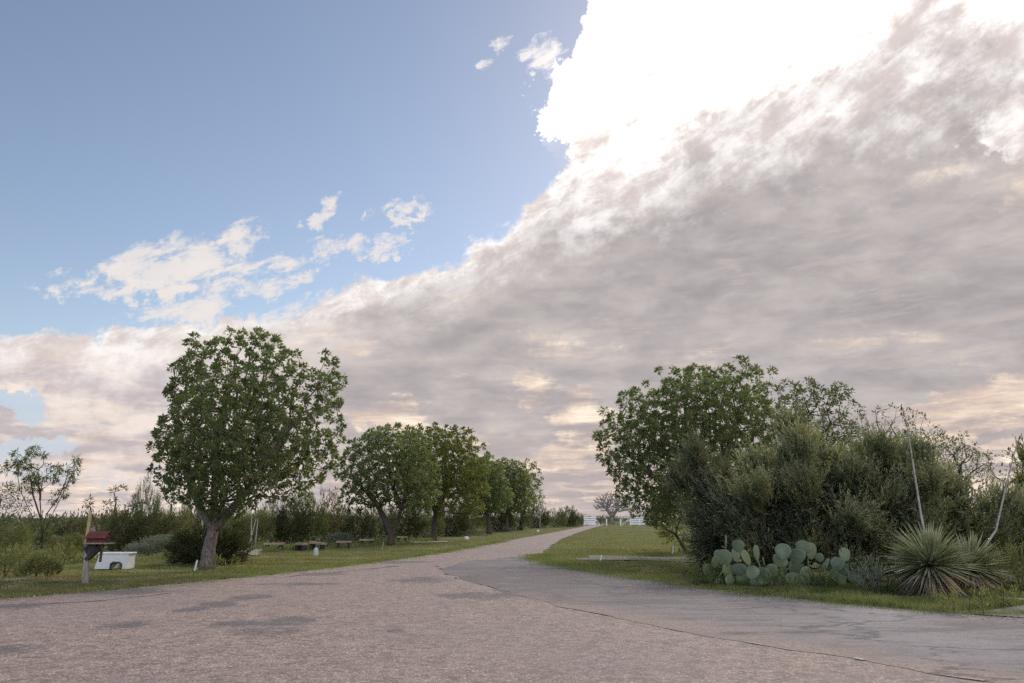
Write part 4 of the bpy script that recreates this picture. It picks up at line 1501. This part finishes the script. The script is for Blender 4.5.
for i, (px, py, hp, wf, pi_, lab) in enumerate(bg):
    b = at(px, py)
    sc = hp * b.y / FPX / 4.5
    src = protos[pi_]
    o = src if not used[pi_] else copy_tree(src)
    used[pi_] = True
    o.location = b
    o.rotation_euler = (0, 0, random.uniform(-.5, .5) + (math.pi if random.random() < .5 else 0))
    o.scale = (sc * wf, sc * wf, sc)
    tag(o, lab, 'shrub', G)

# ---- distant brush along the horizon, one mass
def distant_brush():
    n_ = 2600
    a = rng.uniform(-1.25, 1.25, n_)
    d = 75 + 260 * rng.random(n_) ** 0.8
    x = np.sin(a) * d
    y = np.cos(a) * d
    # leave the road corridor free
    az_road = x - (y * 0.103)
    ok = ~((np.abs(az_road) < 14) & (y < 175)) & ~((x > 3) & (x < 22) & (y < 175))
    x, y, d = x[ok], y[ok], d[ok]
    hgt = 1.2 + 1.5 * rng.random(len(x)) ** 1.5
    per = 60
    c = np.stack([x, y, hgt * 0.45], 1)
    c = np.repeat(c, per, 0)
    h = np.repeat(hgt, per)
    q = unit(len(c)) * (rng.random(len(c)) ** (1 / 2.2))[:, None]
    P = c + q * np.stack([h * 0.95, h * 0.9, h * 0.5], 1)
    P[:, 2] = np.maximum(P[:, 2], 0.03)
    A = nrm(q + np.array([[0, 0, 0.8]]) + unit(len(c)) * 0.6)
    Vv, F = leaf_quads(P, A, 0.45 * (0.6 + 0.8 * rng.random(len(P))), 0.16, 0.1)
    t_ = np.repeat(rng.random(len(x)) * .7, per) + rng.random(len(P)) * .3
    o = mesh_np('distant_brush', Vv, F, M['leaf_far'], tint=np.repeat(t_, 4))
    tag(o, 'low scrub reaching to the horizon', 'scrub', kind='stuff')


distant_brush()

# ---- bare trees and stems
def bare_tree(name, label, base, stems, lobes, spacing, r_base, tipr, mat='bark_pale', keep=1.0, bow=0.1):
    base = Vector(base)
    root = thing(name, label, 'tree', base)
    tips = sample_lobes(lobes, spacing, 0.4)
    st = [[np.array(p) for p in s_] for s_ in stems]
    pos, par, rad, ns = grow(st, tips, tipr, r_base, seg=0.5, bow=bow, wiggle=0.10)
    mb = MB()
    for s_ in st:
        mb.tube([Vector(p) for p in s_], [r_base * (1 - .1 * i) for i in range(len(s_))], 8)
    mb.build('trunk', M[mat], root, origin=base, smooth=True)
    Vv, F = tubes_np(pos, par, rad, skip=ns)
    mesh_np('branches', Vv, F, M[mat], root, origin=base)
    return root


b = at(612, 524.0); Y = b.y
bare_tree('dead_tree', 'leafless pale tree with spreading branches between the white fence wings', b,
          [[tuple(b), *fx([(612, 518, 0), (611, 513, 0)], Y)], fx([(612, 517, 0), (606, 508, 0), (601, 504, 0)], Y), fx([(612, 517, 0), (618, 508, 0), (623, 504, 0)], Y)],
          [plob(612, 502, 12, 11, Y), plob(602, 503, 9, 8, Y), plob(624, 502, 10, 9, Y), plob(631, 507, 6, 5, Y)], 0.62, 0.42, 0.065)
b = at(540, 528.5); Y = b.y
bare_tree('dead_tree', 'pale bare twiggy sapling at the right end of the roadside row', b,
          [[tuple(b), *fx([(540, 518, 0), (540, 508, 0)], Y)]], [plob(541, 500, 4, 14, Y)], 0.7, 0.09, 0.03)
for px, lab in ((185, 'pair of pale bare stems left of the big tree trunk'), (238, 'leaning pale bare stems right of the big tree trunk')):
    b = at(px, 551); b.y += 1.5
    root = thing('bare_sapling', lab, 'sapling', b)
    for dx in (0, 4, 9):
        mb = MB()
        q0 = Vector((b.x + dx * .035, b.y, 0))
        ln = random.uniform(-.25, .3)
        mb.tube([q0, q0 + Vector((ln * .4, 0, .6)), q0 + Vector((ln, 0.1, 1.5))], [.035, .028, .012], 7)
        mb.build('stem', M['bark_pale'], root, origin=b, smooth=True)

# ------------------------------------------------------------------ white board fence by the far gate
def fence(label, px0, px1, wing, Yf):
    x0, x1 = atd(px0, 520, Yf).x, atd(px1, 520, Yf).x
    base = Vector((x0, Yf, 0))
    root = thing('board_fence', label, 'fence', base, 'white fence wings at the far gate')
    L = abs(x1 - x0)
    sgn = 1 if x1 > x0 else -1
    npost = max(2, int(L / 1.9) + 1)
    for i in range(npost):
        mb = MB()
        mb.box((x0 + sgn * L * i / (npost - 1), Yf, 0.85), (0.16, 0.16, 1.75))
        mb.build('post', M['fence_white'], root, origin=base)
    for z in (0.35, 0.75, 1.15, 1.55):
        mb = MB()
        mb.box(((x0 + x1) / 2, Yf - 0.11, z), (L + 0.1, 0.05, 0.28))
        mb.build('rail', M['fence_white'], root, origin=base)
    mb = MB()
    mb.beam((x1, Yf, 1.6), (x1 + sgn * wing, Yf, 0.1), 0.08, 0.16, up=(0, 1, 0))
    mb.beam((x1, Yf - .1, 1.0), (x1 + sgn * wing * .45, Yf - .1, 0.9), 0.05, 0.14)
    mb.build('sloping_end', M['fence_white'], root, origin=base)
    return root


YF = at(590, 525.6).y
fence('white board fence wing left of the far road gate', 584, 595, 1.0, YF)
fence('long white board fence wing right of the far road gate', 668, 630, 1.6, YF)
for px, lab in ((606.5, 'thin white gate post just left of the dead tree'), (620.5, 'stout white gate post just right of the dead tree')):
    p = atd(px, 520, YF + 1)
    mb = MB()
    mb.box((0, 0, 0.6), (0.22, 0.22, 1.3), taper=0.9)
    mb.box((0, 0, 1.29), (0.28, 0.28, 0.08), taper=0.7)
    o = mb.build('gate_post', M['fence_white'])
    o.location = (p.x, p.y, 0)
    tag(o, lab, 'post')

# ------------------------------------------------------------------ mailbox
def mailbox():
    b_ = at(85.5, 583)
    k = b_.y / FPX
    root = thing('mailbox', 'red roofed wooden mailbox on a grey post with a tall yellow board', 'mailbox', b_)
    w = lambda px, py, dy=0.0: atd(px, py, b_.y + dy)
    mb = MB(); mb.beam(b_ + Vector((0, 0, -.05)), w(87.5, 543), 0.11, 0.11, up=(0, 1, 0)); mb.build('post', M['post_wood'], root, origin=b_, bevel=.008)
    mb = MB(); mb.beam(w(85.8, 545, .09), w(90.6, 512, .09), 0.065, 0.035, up=(0, 1, 0)); mb.build('board', M['yellow_wood'], root, origin=b_)
    mb = MB(); mb.beam(w(92.5, 544, .1), w(93, 527.5, .1), 0.09, 0.03, up=(0, 1, 0)); mb.build('slat', M['post_wood'], root, origin=b_)
    # shelf and braces
    mb = MB(); mb.beam(w(87, 543.2), w(111, 543.2), 0.36, 0.03, up=(0, 0, 1)); mb.build('shelf', M['post_wood'], root, origin=b_)
    mb = MB(); mb.beam(w(86.5, 560), w(103, 544.5), 0.09, 0.12, up=(0, 1, 0)); mb.beam(w(87, 552), w(97, 544.5), 0.20, 0.14, up=(0, 1, 0)); mb.build('brace', M['dark_wood'], root, origin=b_)
    mb = MB(); mb.beam(w(100, 562, -.12), w(102.5, 544.5, -.12), 0.05, 0.03, up=(0, 1, 0)); mb.build('strut', M['dark_wood'], root, origin=b_)
    # body: box with a pitched roof, ridge left to right
    x0, x1 = w(89.5, 540).x, w(108, 540).x
    z0 = w(90, 542.6).z
    zE, zR = z0 + 0.10, z0 + 0.235
    yc = b_.y
    mb = MB()
    vs = []
    for x in (x0, x1):
        vs += [(x, yc - .15, z0), (x, yc + .15, z0), (x, yc + .15, zE), (x, yc, zR - .02), (x, yc - .15, zE)]
    mb.add(vs, [(0, 4, 3, 2, 1), (5, 6, 7, 8, 9), (0, 1, 6, 5), (1, 2, 7, 6), (0, 5, 9, 4), (2, 3, 8, 7), (3, 4, 9, 8)])
    body = mb.build('box', M['red_paint'], root, origin=b_)
    mb = MB()
    for s_ in (-1, 1):
        a = Vector(((x0 + x1) / 2, yc + s_ * .10, (zE + zR) / 2 + .01))
        mb.box(a, (x1 - x0 + .05, .25, .018), Matrix.Rotation(-s_ * math.atan2(zR - zE, .17), 3, 'X'))
    mb.build('roof', M['red_paint'], root, origin=b_)
    mb = MB(); mb.box((x1 + .012, yc, z0 + .09), (.02, .2, .15)); dr = mb.build('door', M['dark_wood'], root, origin=b_)
    mb = MB(); mb.box((x1 + .035, yc, z0 + .12), (.03, .04, .02)); mb.build('handle', M['dark_metal'], dr, origin=b_)


mailbox()


def tub():
    b_ = at(113, 569)
    k = b_.y / FPX
    root = thing('white_tub', 'low white boxy tub with a dark arched opening, behind the red mailbox', 'tub', b_)
    y0, y1 = b_.y, b_.y + 0.45
    X = lambda px: atd(px, 560, b_.y).x
    zt = atd(113, 554.0, b_.y).z
    zr = atd(113, 562.5, b_.y).z
    prof = [(X(95), 0), (X(99), zt), (X(128), zt), (X(128), 0), (X(122), 0), (X(121.5), zr * .8), (X(120), zr), (X(113), zr), (X(111.5), zr * .8), (X(111), 0)]
    mb = MB()
    n_ = len(prof)
    vs = [(x, y0, z) for x, z in prof] + [(x, y1, z) for x, z in prof]
    tri = tessellate_polygon([[Vector((x, z, 0)) for x, z in prof]])
    fs = [tuple(t_) for t_ in tri] + [tuple(i + n_ for i in reversed(t_)) for t_ in tri]
    fs += [(i, (i + 1) % n_, (i + 1) % n_ + n_, i + n_) for i in range(n_)]
    mb.add(vs, fs)
    mb.build('body', M['white_paint'], root, origin=b_, bevel=0.02)
    mb = MB(); mb.box(((X(99) + X(128)) / 2, (y0 + y1) / 2, zt + .02), (X(128) - X(98) + .05, .50, .045)); mb.build('rim', M['white_paint'], root, origin=b_, bevel=0.012)
    mb = MB()
    mb.tube([(X(111.3), y0 - .02, 0), (X(111.7), y0 - .02, zr * .8), (X(113.2), y0 - .02, zr), (X(120), y0 - .02, zr), (X(121.7), y0 - .02, zr * .8), (X(122), y0 - .02, 0)], [.028] * 6, 8)
    mb.build('arch_frame', M['dark_metal'], root, origin=b_)


tub()

# ------------------------------------------------------------------ low benches of slab timber
benches = [(274, 550.5, 19, 0.05, 'low slab bench nearest the dark round shrub'), (301, 550.5, 11, -.5, 'low slab bench with a dark side, second from the left'),
           (317, 549.5, 15, -.25, 'tilted low slab bench directly behind the bluish stone marker'), (343.5, 548, 14, .2, 'low slab bench in front of the silver-grey shrub'),
           (366.5, 545.5, 13, .0, 'low slab bench just left of the forked trunk'), (402, 542, 10, .1, 'far low slab bench right of the forked trunk')]
for i, (px, py, wpx, yaw, lab) in enumerate(benches):
    b = at(px, py)
    k = b.y / FPX
    root = thing('low_bench', lab, 'bench', b, 'low slab benches on the far side of the grass')
    w = wpx * k
    h = 0.30
    mb = MB(); mb.box((0, 0, h), (w, .38, .10), jit=.012); s_ = mb.build('seat', M['timber'], root, bevel=.01)
    for sx in (-1, 1):
        mb = MB(); mb.box((sx * w * .34, 0, h / 2 - .03), (.14, .28, h - .05), jit=.01); mb.build('leg', M['dark_wood'], root)
    root.rotation_euler = (0, 0.10 if i == 2 else 0, yaw)


def stone(label, px, py, w, d, h, mat='stone', name='stone'):
    b_ = at(px, py)
    mb = MB()
    nu, nv = 10, 5
    vs, fs = [], []
    for i in range(nv + 1):
        th = math.pi / 2 * i / nv
        for j in range(nu):
            a = 2 * math.pi * j / nu
            rr_ = math.cos(th) ** 0.5 * (1 + 0.16 * math.sin(a * 3 + px) + .08 * math.sin(a * 5 + i))
            vs.append((rr_ * w / 2 * math.cos(a), rr_ * d / 2 * math.sin(a), h * math.sin(th) - .02))
    for i in range(nv):
        for j in range(nu):
            j2 = (j + 1) % nu
            fs.append((i * nu + j, i * nu + j2, (i + 1) * nu + j2, (i + 1) * nu + j))
    mb.add(vs, fs)
    o = mb.build(name, M[mat])
    o.location = b_
    tag(o, label, 'stone')


stone('pale flat stone between the dark round shrub and the nearest low bench', 243, 552, .7, .5, .22)
stone('bluish upright marker stone in the left grass', 315.5, 555.5, .20, .16, .34, 'stone_blue', 'marker_stone')
stone('small white stone on the grass right of the yellow-tinged tree', 466, 539, .40, .3, .20, 'white_paint')
stone('small pale stone on the grass at the end of the roadside row', 538, 531.5, .3, .3, .20, 'white_paint')
stone('dark stone at the foot of the leftmost prickly pear', 741, 584, .26, .2, .18, 'post_wood')


def stake(label, px, py, hpx, mat='white_paint', w=.05, lean=0.05):
    b_ = at(px, py)
    h = hpx * b_.y / FPX
    mb = MB()
    mb.beam((0, 0, -.02), (lean, 0, h), w, w * .6, up=(0, 1, 0))
    mb.box((lean, 0, h + .02), (w * .8, w * .5, .05), taper=.5)
    o = mb.build('stake', M[mat])
    o.location = b_
    tag(o, label, 'stake')


stake('short white stake in the grass beside the big left trunk', 194.5, 571, 9)
stake('small pale stake in the right grass beside the cross path', 672.5, 553.5, 7)
stake('tiny pale stake at the left end of the cross path', 600, 561.5, 5)
stake('thin grey stake in the left grass between the forked tree and the benches', 382, 550, 7, 'post_wood')

# ------------------------------------------------------------------ grass
def inpoly(x, y, poly):
    inside = np.zeros(len(x), bool)
    n_ = len(poly)
    for i in range(n_):
        x0, y0 = poly[i]
        x1, y1 = poly[(i + 1) % n_]
        c = ((y0 > y) != (y1 > y)) & (x < (x1 - x0) * (y - y0) / (y1 - y0 + 1e-12) + x0)
        inside ^= c
    return inside


def grass_field(name, label, polyp, n_, hmin, hmax, mat, dens_pow=2.0, holes=(), clump=0.55, seed=0):
    """blades thrown over a patch of ground, thicker towards the viewer's side of it"""
    poly = [(p.x, p.y) for p in pix(polyp)]
    xs = [p[0] for p in poly]
    ys = [p[1] for p in poly]
    X, Yv = [], []
    got = 0
    while got < n_:
        q = rng.random(n_ * 2)
        y0, y1 = min(ys), max(ys)
        y = 1 / (1 / y0 + (1 / y1 - 1 / y0) * q)
        x = rng.uniform(min(xs), max(xs), len(y))
        ok = inpoly(x, y, poly) & (rng.random(len(y)) < (y0 / y))
        for h in holes:
            ok &= ~(inpoly(x, y, [(p.x, p.y) for p in pix(h)]) & (rng.random(len(y)) < 0.82))
        x, y = x[ok], y[ok]
        X.append(x); Yv.append(y)
        got += len(x)
    x = np.concatenate(X)[:n_]
    y = np.concatenate(Yv)[:n_]
    # uneven growth
    wob = np.sin(x * 1.7 + seed) * np.sin(y * 0.9 + 1.3 * np.sin(x * .6)) + 0.6 * np.sin(x * 4.1 + y * 2.3) * np.sin(y * 3.3 - x)
    cl = np.array([mnoise.fractal(Vector((a_ * .55, b_ * .55, seed + 20)), 1.0, 2.0, 4) for a_, b_ in zip(x, y)])
    hh = np.clip(0.5 + 0.22 * wob + 0.9 * cl, 0.06, 1.15)
    keep = rng.random(len(x)) < np.clip(0.15 + 1.0 * hh, 0, 1)
    x, y, hh = x[keep], y[keep], hh[keep]
    m_ = len(x)
    H = (hmin + (hmax - hmin) * hh * (0.5 + 0.5 * rng.random(m_)))
    Wd = np.maximum(0.007, y / FPX * 0.42) * (0.7 + 0.6 * rng.random(m_))
    a = rng.random(m_) * 2 * math.pi
    lean = rng.normal(size=(m_, 2)) * 0.35
    P = np.stack([x, y, np.full(m_, -0.035)], 1)
    side = np.stack([np.cos(a), np.sin(a), np.zeros(m_)], 1) * (Wd / 2)[:, None]
    T = P + np.stack([lean[:, 0] * H, lean[:, 1] * H, H + .035], 1)
    Mi = P * 0.5 + T * 0.5 + np.stack([-lean[:, 0] * H * .2, -lean[:, 1] * H * .2, H * .05], 1)
    Vv = np.stack([P - side, P + side, Mi + side * .8, T, Mi - side * .8], 1).reshape(-1, 3)
    F = np.arange(5 * m_).reshape(-1, 5)
    bnd = np.array([mnoise.fractal(Vector((a_ * .10, b_ * .55, seed)), 1.0, 2.0, 3) for a_, b_ in zip(x, y)])
    t_ = np.clip(0.42 + 1.0 * bnd + rng.normal(size=m_) * .16, 0, 1)
    o = mesh_np(name, Vv, F, M[mat], tint=np.repeat(t_, 5))
    tag(o, label, 'grass', kind='stuff')


cross = [(575, 559.5), (640, 560.5), (705, 562), (760, 563), (760, 558), (705, 558), (640, 556.5), (590, 555)]
grass_field('grass', 'short roadside grass left of the road', [(-240, 618), (0, 598), (100, 590), (200, 581), (330, 567), (430, 554), (500, 541.6), (545, 533.6), (580, 527), (560, 526), (500, 533), (440, 540.5), (400, 544.5),
            (330, 548), (240, 553.5), (180, 558), (90, 563), (0, 568), (-240, 580)], 105000, 0.02, 0.085, 'grass', holes=[[(120, 563), (188, 560), (188, 552), (126, 553)], [(0, 583), (30, 581), (30, 577), (0, 578)]])
grass_field('grass', 'mown grass field between the road and the right-hand tree', [(542, 554.5), (541, 560), (560, 566), (600, 573.2), (680, 584.3), (760, 595), (790, 560), (760, 548), (720, 535), (680, 527), (620, 524.6), (606, 524.6), (599, 526.6), (578, 533), (560, 540.5), (550, 548)],
            90000, 0.02, 0.075, 'grass', holes=[cross], seed=3)
grass_field('grass', 'green verge in front of the cacti and yuccas', [(690, 585), (760, 595.4), (850, 604.6), (940, 612.5), (985, 611), (1020, 606), (1060, 604), (1300, 620), (1300, 590), (1020, 588), (900, 586), (800, 580), (700, 575)], 110000, 0.03, 0.20, 'grass_row', seed=5)
grass_field('grass', 'taller wild grass at the foot of the left brush', [(-240, 582), (0, 569), (90, 563.5), (180, 558.5), (240, 554), (330, 548.5), (400, 545), (440, 541), (440, 538.5), (330, 543), (240, 547), (180, 551), (90, 555), (0, 560), (-240, 568)], 30000, 0.08, 0.36, 'grass_row', seed=8, holes=[[(40, 565), (90, 561), (180, 556), (262, 555), (262, 547), (160, 549), (60, 554), (20, 559)]])

def edge_tufts():
    Ps, Hs = [], []
    for E, nn in ((pix([(-100, 606), (0, 598), (100, 590), (200, 581), (330, 567), (430, 554), (500, 541.6)]), 260),
                  (pix([(541, 554.5), (540, 560), (560, 566), (600, 573), (680, 584), (760, 595), (850, 604), (940, 612), (985, 613), (1100, 612)]), 330)):
        seg = [(E[i + 1] - E[i]).length for i in range(len(E) - 1)]
        for _ in range(nn):
            j = random.choices(range(len(seg)), seg)[0]
            c = E[j].lerp(E[j + 1], random.random())
            r_ = random.uniform(.05, .28)
            off = abs(random.gauss(0, .16))
            side_ = 1 if E[0].x < -5 else 1
            c = c + Vector((0, -off * 1.1, 0))
            k = int(30 + 240 * r_)
            q = np.array([[c.x, c.y]]) + rng.normal(size=(k, 2)) * np.array([[r_ * 1.5, r_ * .55]])
            Ps.append(q)
            Hs.append(np.full(k, random.uniform(.03, .11)))
    q = np.concatenate(Ps)
    H = np.concatenate(Hs) * (0.5 + .6 * rng.random(len(q)))
    m_ = len(q)
    P = np.stack([q[:, 0], q[:, 1], np.zeros(m_)], 1)
    a = rng.random(m_) * 6.283
    Wd = np.maximum(.007, q[:, 1] / FPX * .4)
    side = np.stack([np.cos(a), np.sin(a), np.zeros(m_)], 1) * (Wd / 2)[:, None]
    T = P + np.stack([rng.normal(size=m_) * .4 * H, rng.normal(size=m_) * .4 * H, H], 1)
    Vv = np.stack([P - side, P + side, T], 1).reshape(-1, 3)
    tag(mesh_np('grass', Vv, np.arange(3 * m_).reshape(-1, 3), M['grass_row'], tint=np.repeat(np.clip(.4 + rng.normal(size=m_) * .25, 0, 1), 3)),
        'ragged tufts creeping over the pavement edges', 'grass', kind='stuff')


edge_tufts()

# loose pebbles scattered along the pavement edges
def pebbles():
    n_ = 1500
    edge_l = pix([(0, 599), (100, 591), (200, 582), (330, 568)])
    edge_r = pix([(560, 566), (600, 573), (680, 584), (760, 595), (850, 604), (940, 612), (1040, 620)])
    Pp = []
    for i in range(n_):
        E = edge_l if random.random() < .3 else edge_r
        j = random.randrange(len(E) - 1)
        p = E[j].lerp(E[j + 1], random.random())
        s = random.gauss(0, .35)
        p = p + Vector((random.gauss(0, .15), -abs(s), 0))
        Pp.append((p.x, p.y, 0.008))
    Pp = np.array(Pp)
    r_ = 0.006 + 0.016 * rng.random(n_) ** 2
    octv = np.array([(1, 0, 0), (0, 1, 0), (-1, 0, 0), (0, -1, 0), (0, 0, .7), (0, 0, -.3)])
    octf = np.array([(0, 1, 4), (1, 2, 4), (2, 3, 4), (3, 0, 4), (1, 0, 5), (2, 1, 5), (3, 2, 5), (0, 3, 5)])
    Vv = (Pp[:, None, :] + octv[None] * r_[:, None, None] * (0.7 + .6 * rng.random((n_, 6, 1)))).reshape(-1, 3)
    F = (np.arange(n_)[:, None, None] * 6 + octf[None]).reshape(-1, 3)
    tag(mesh_np('pebbles', Vv, F, M['gravel']), 'loose pebbles along the crumbling pavement edges', 'pebbles', kind='stuff')


pebbles()
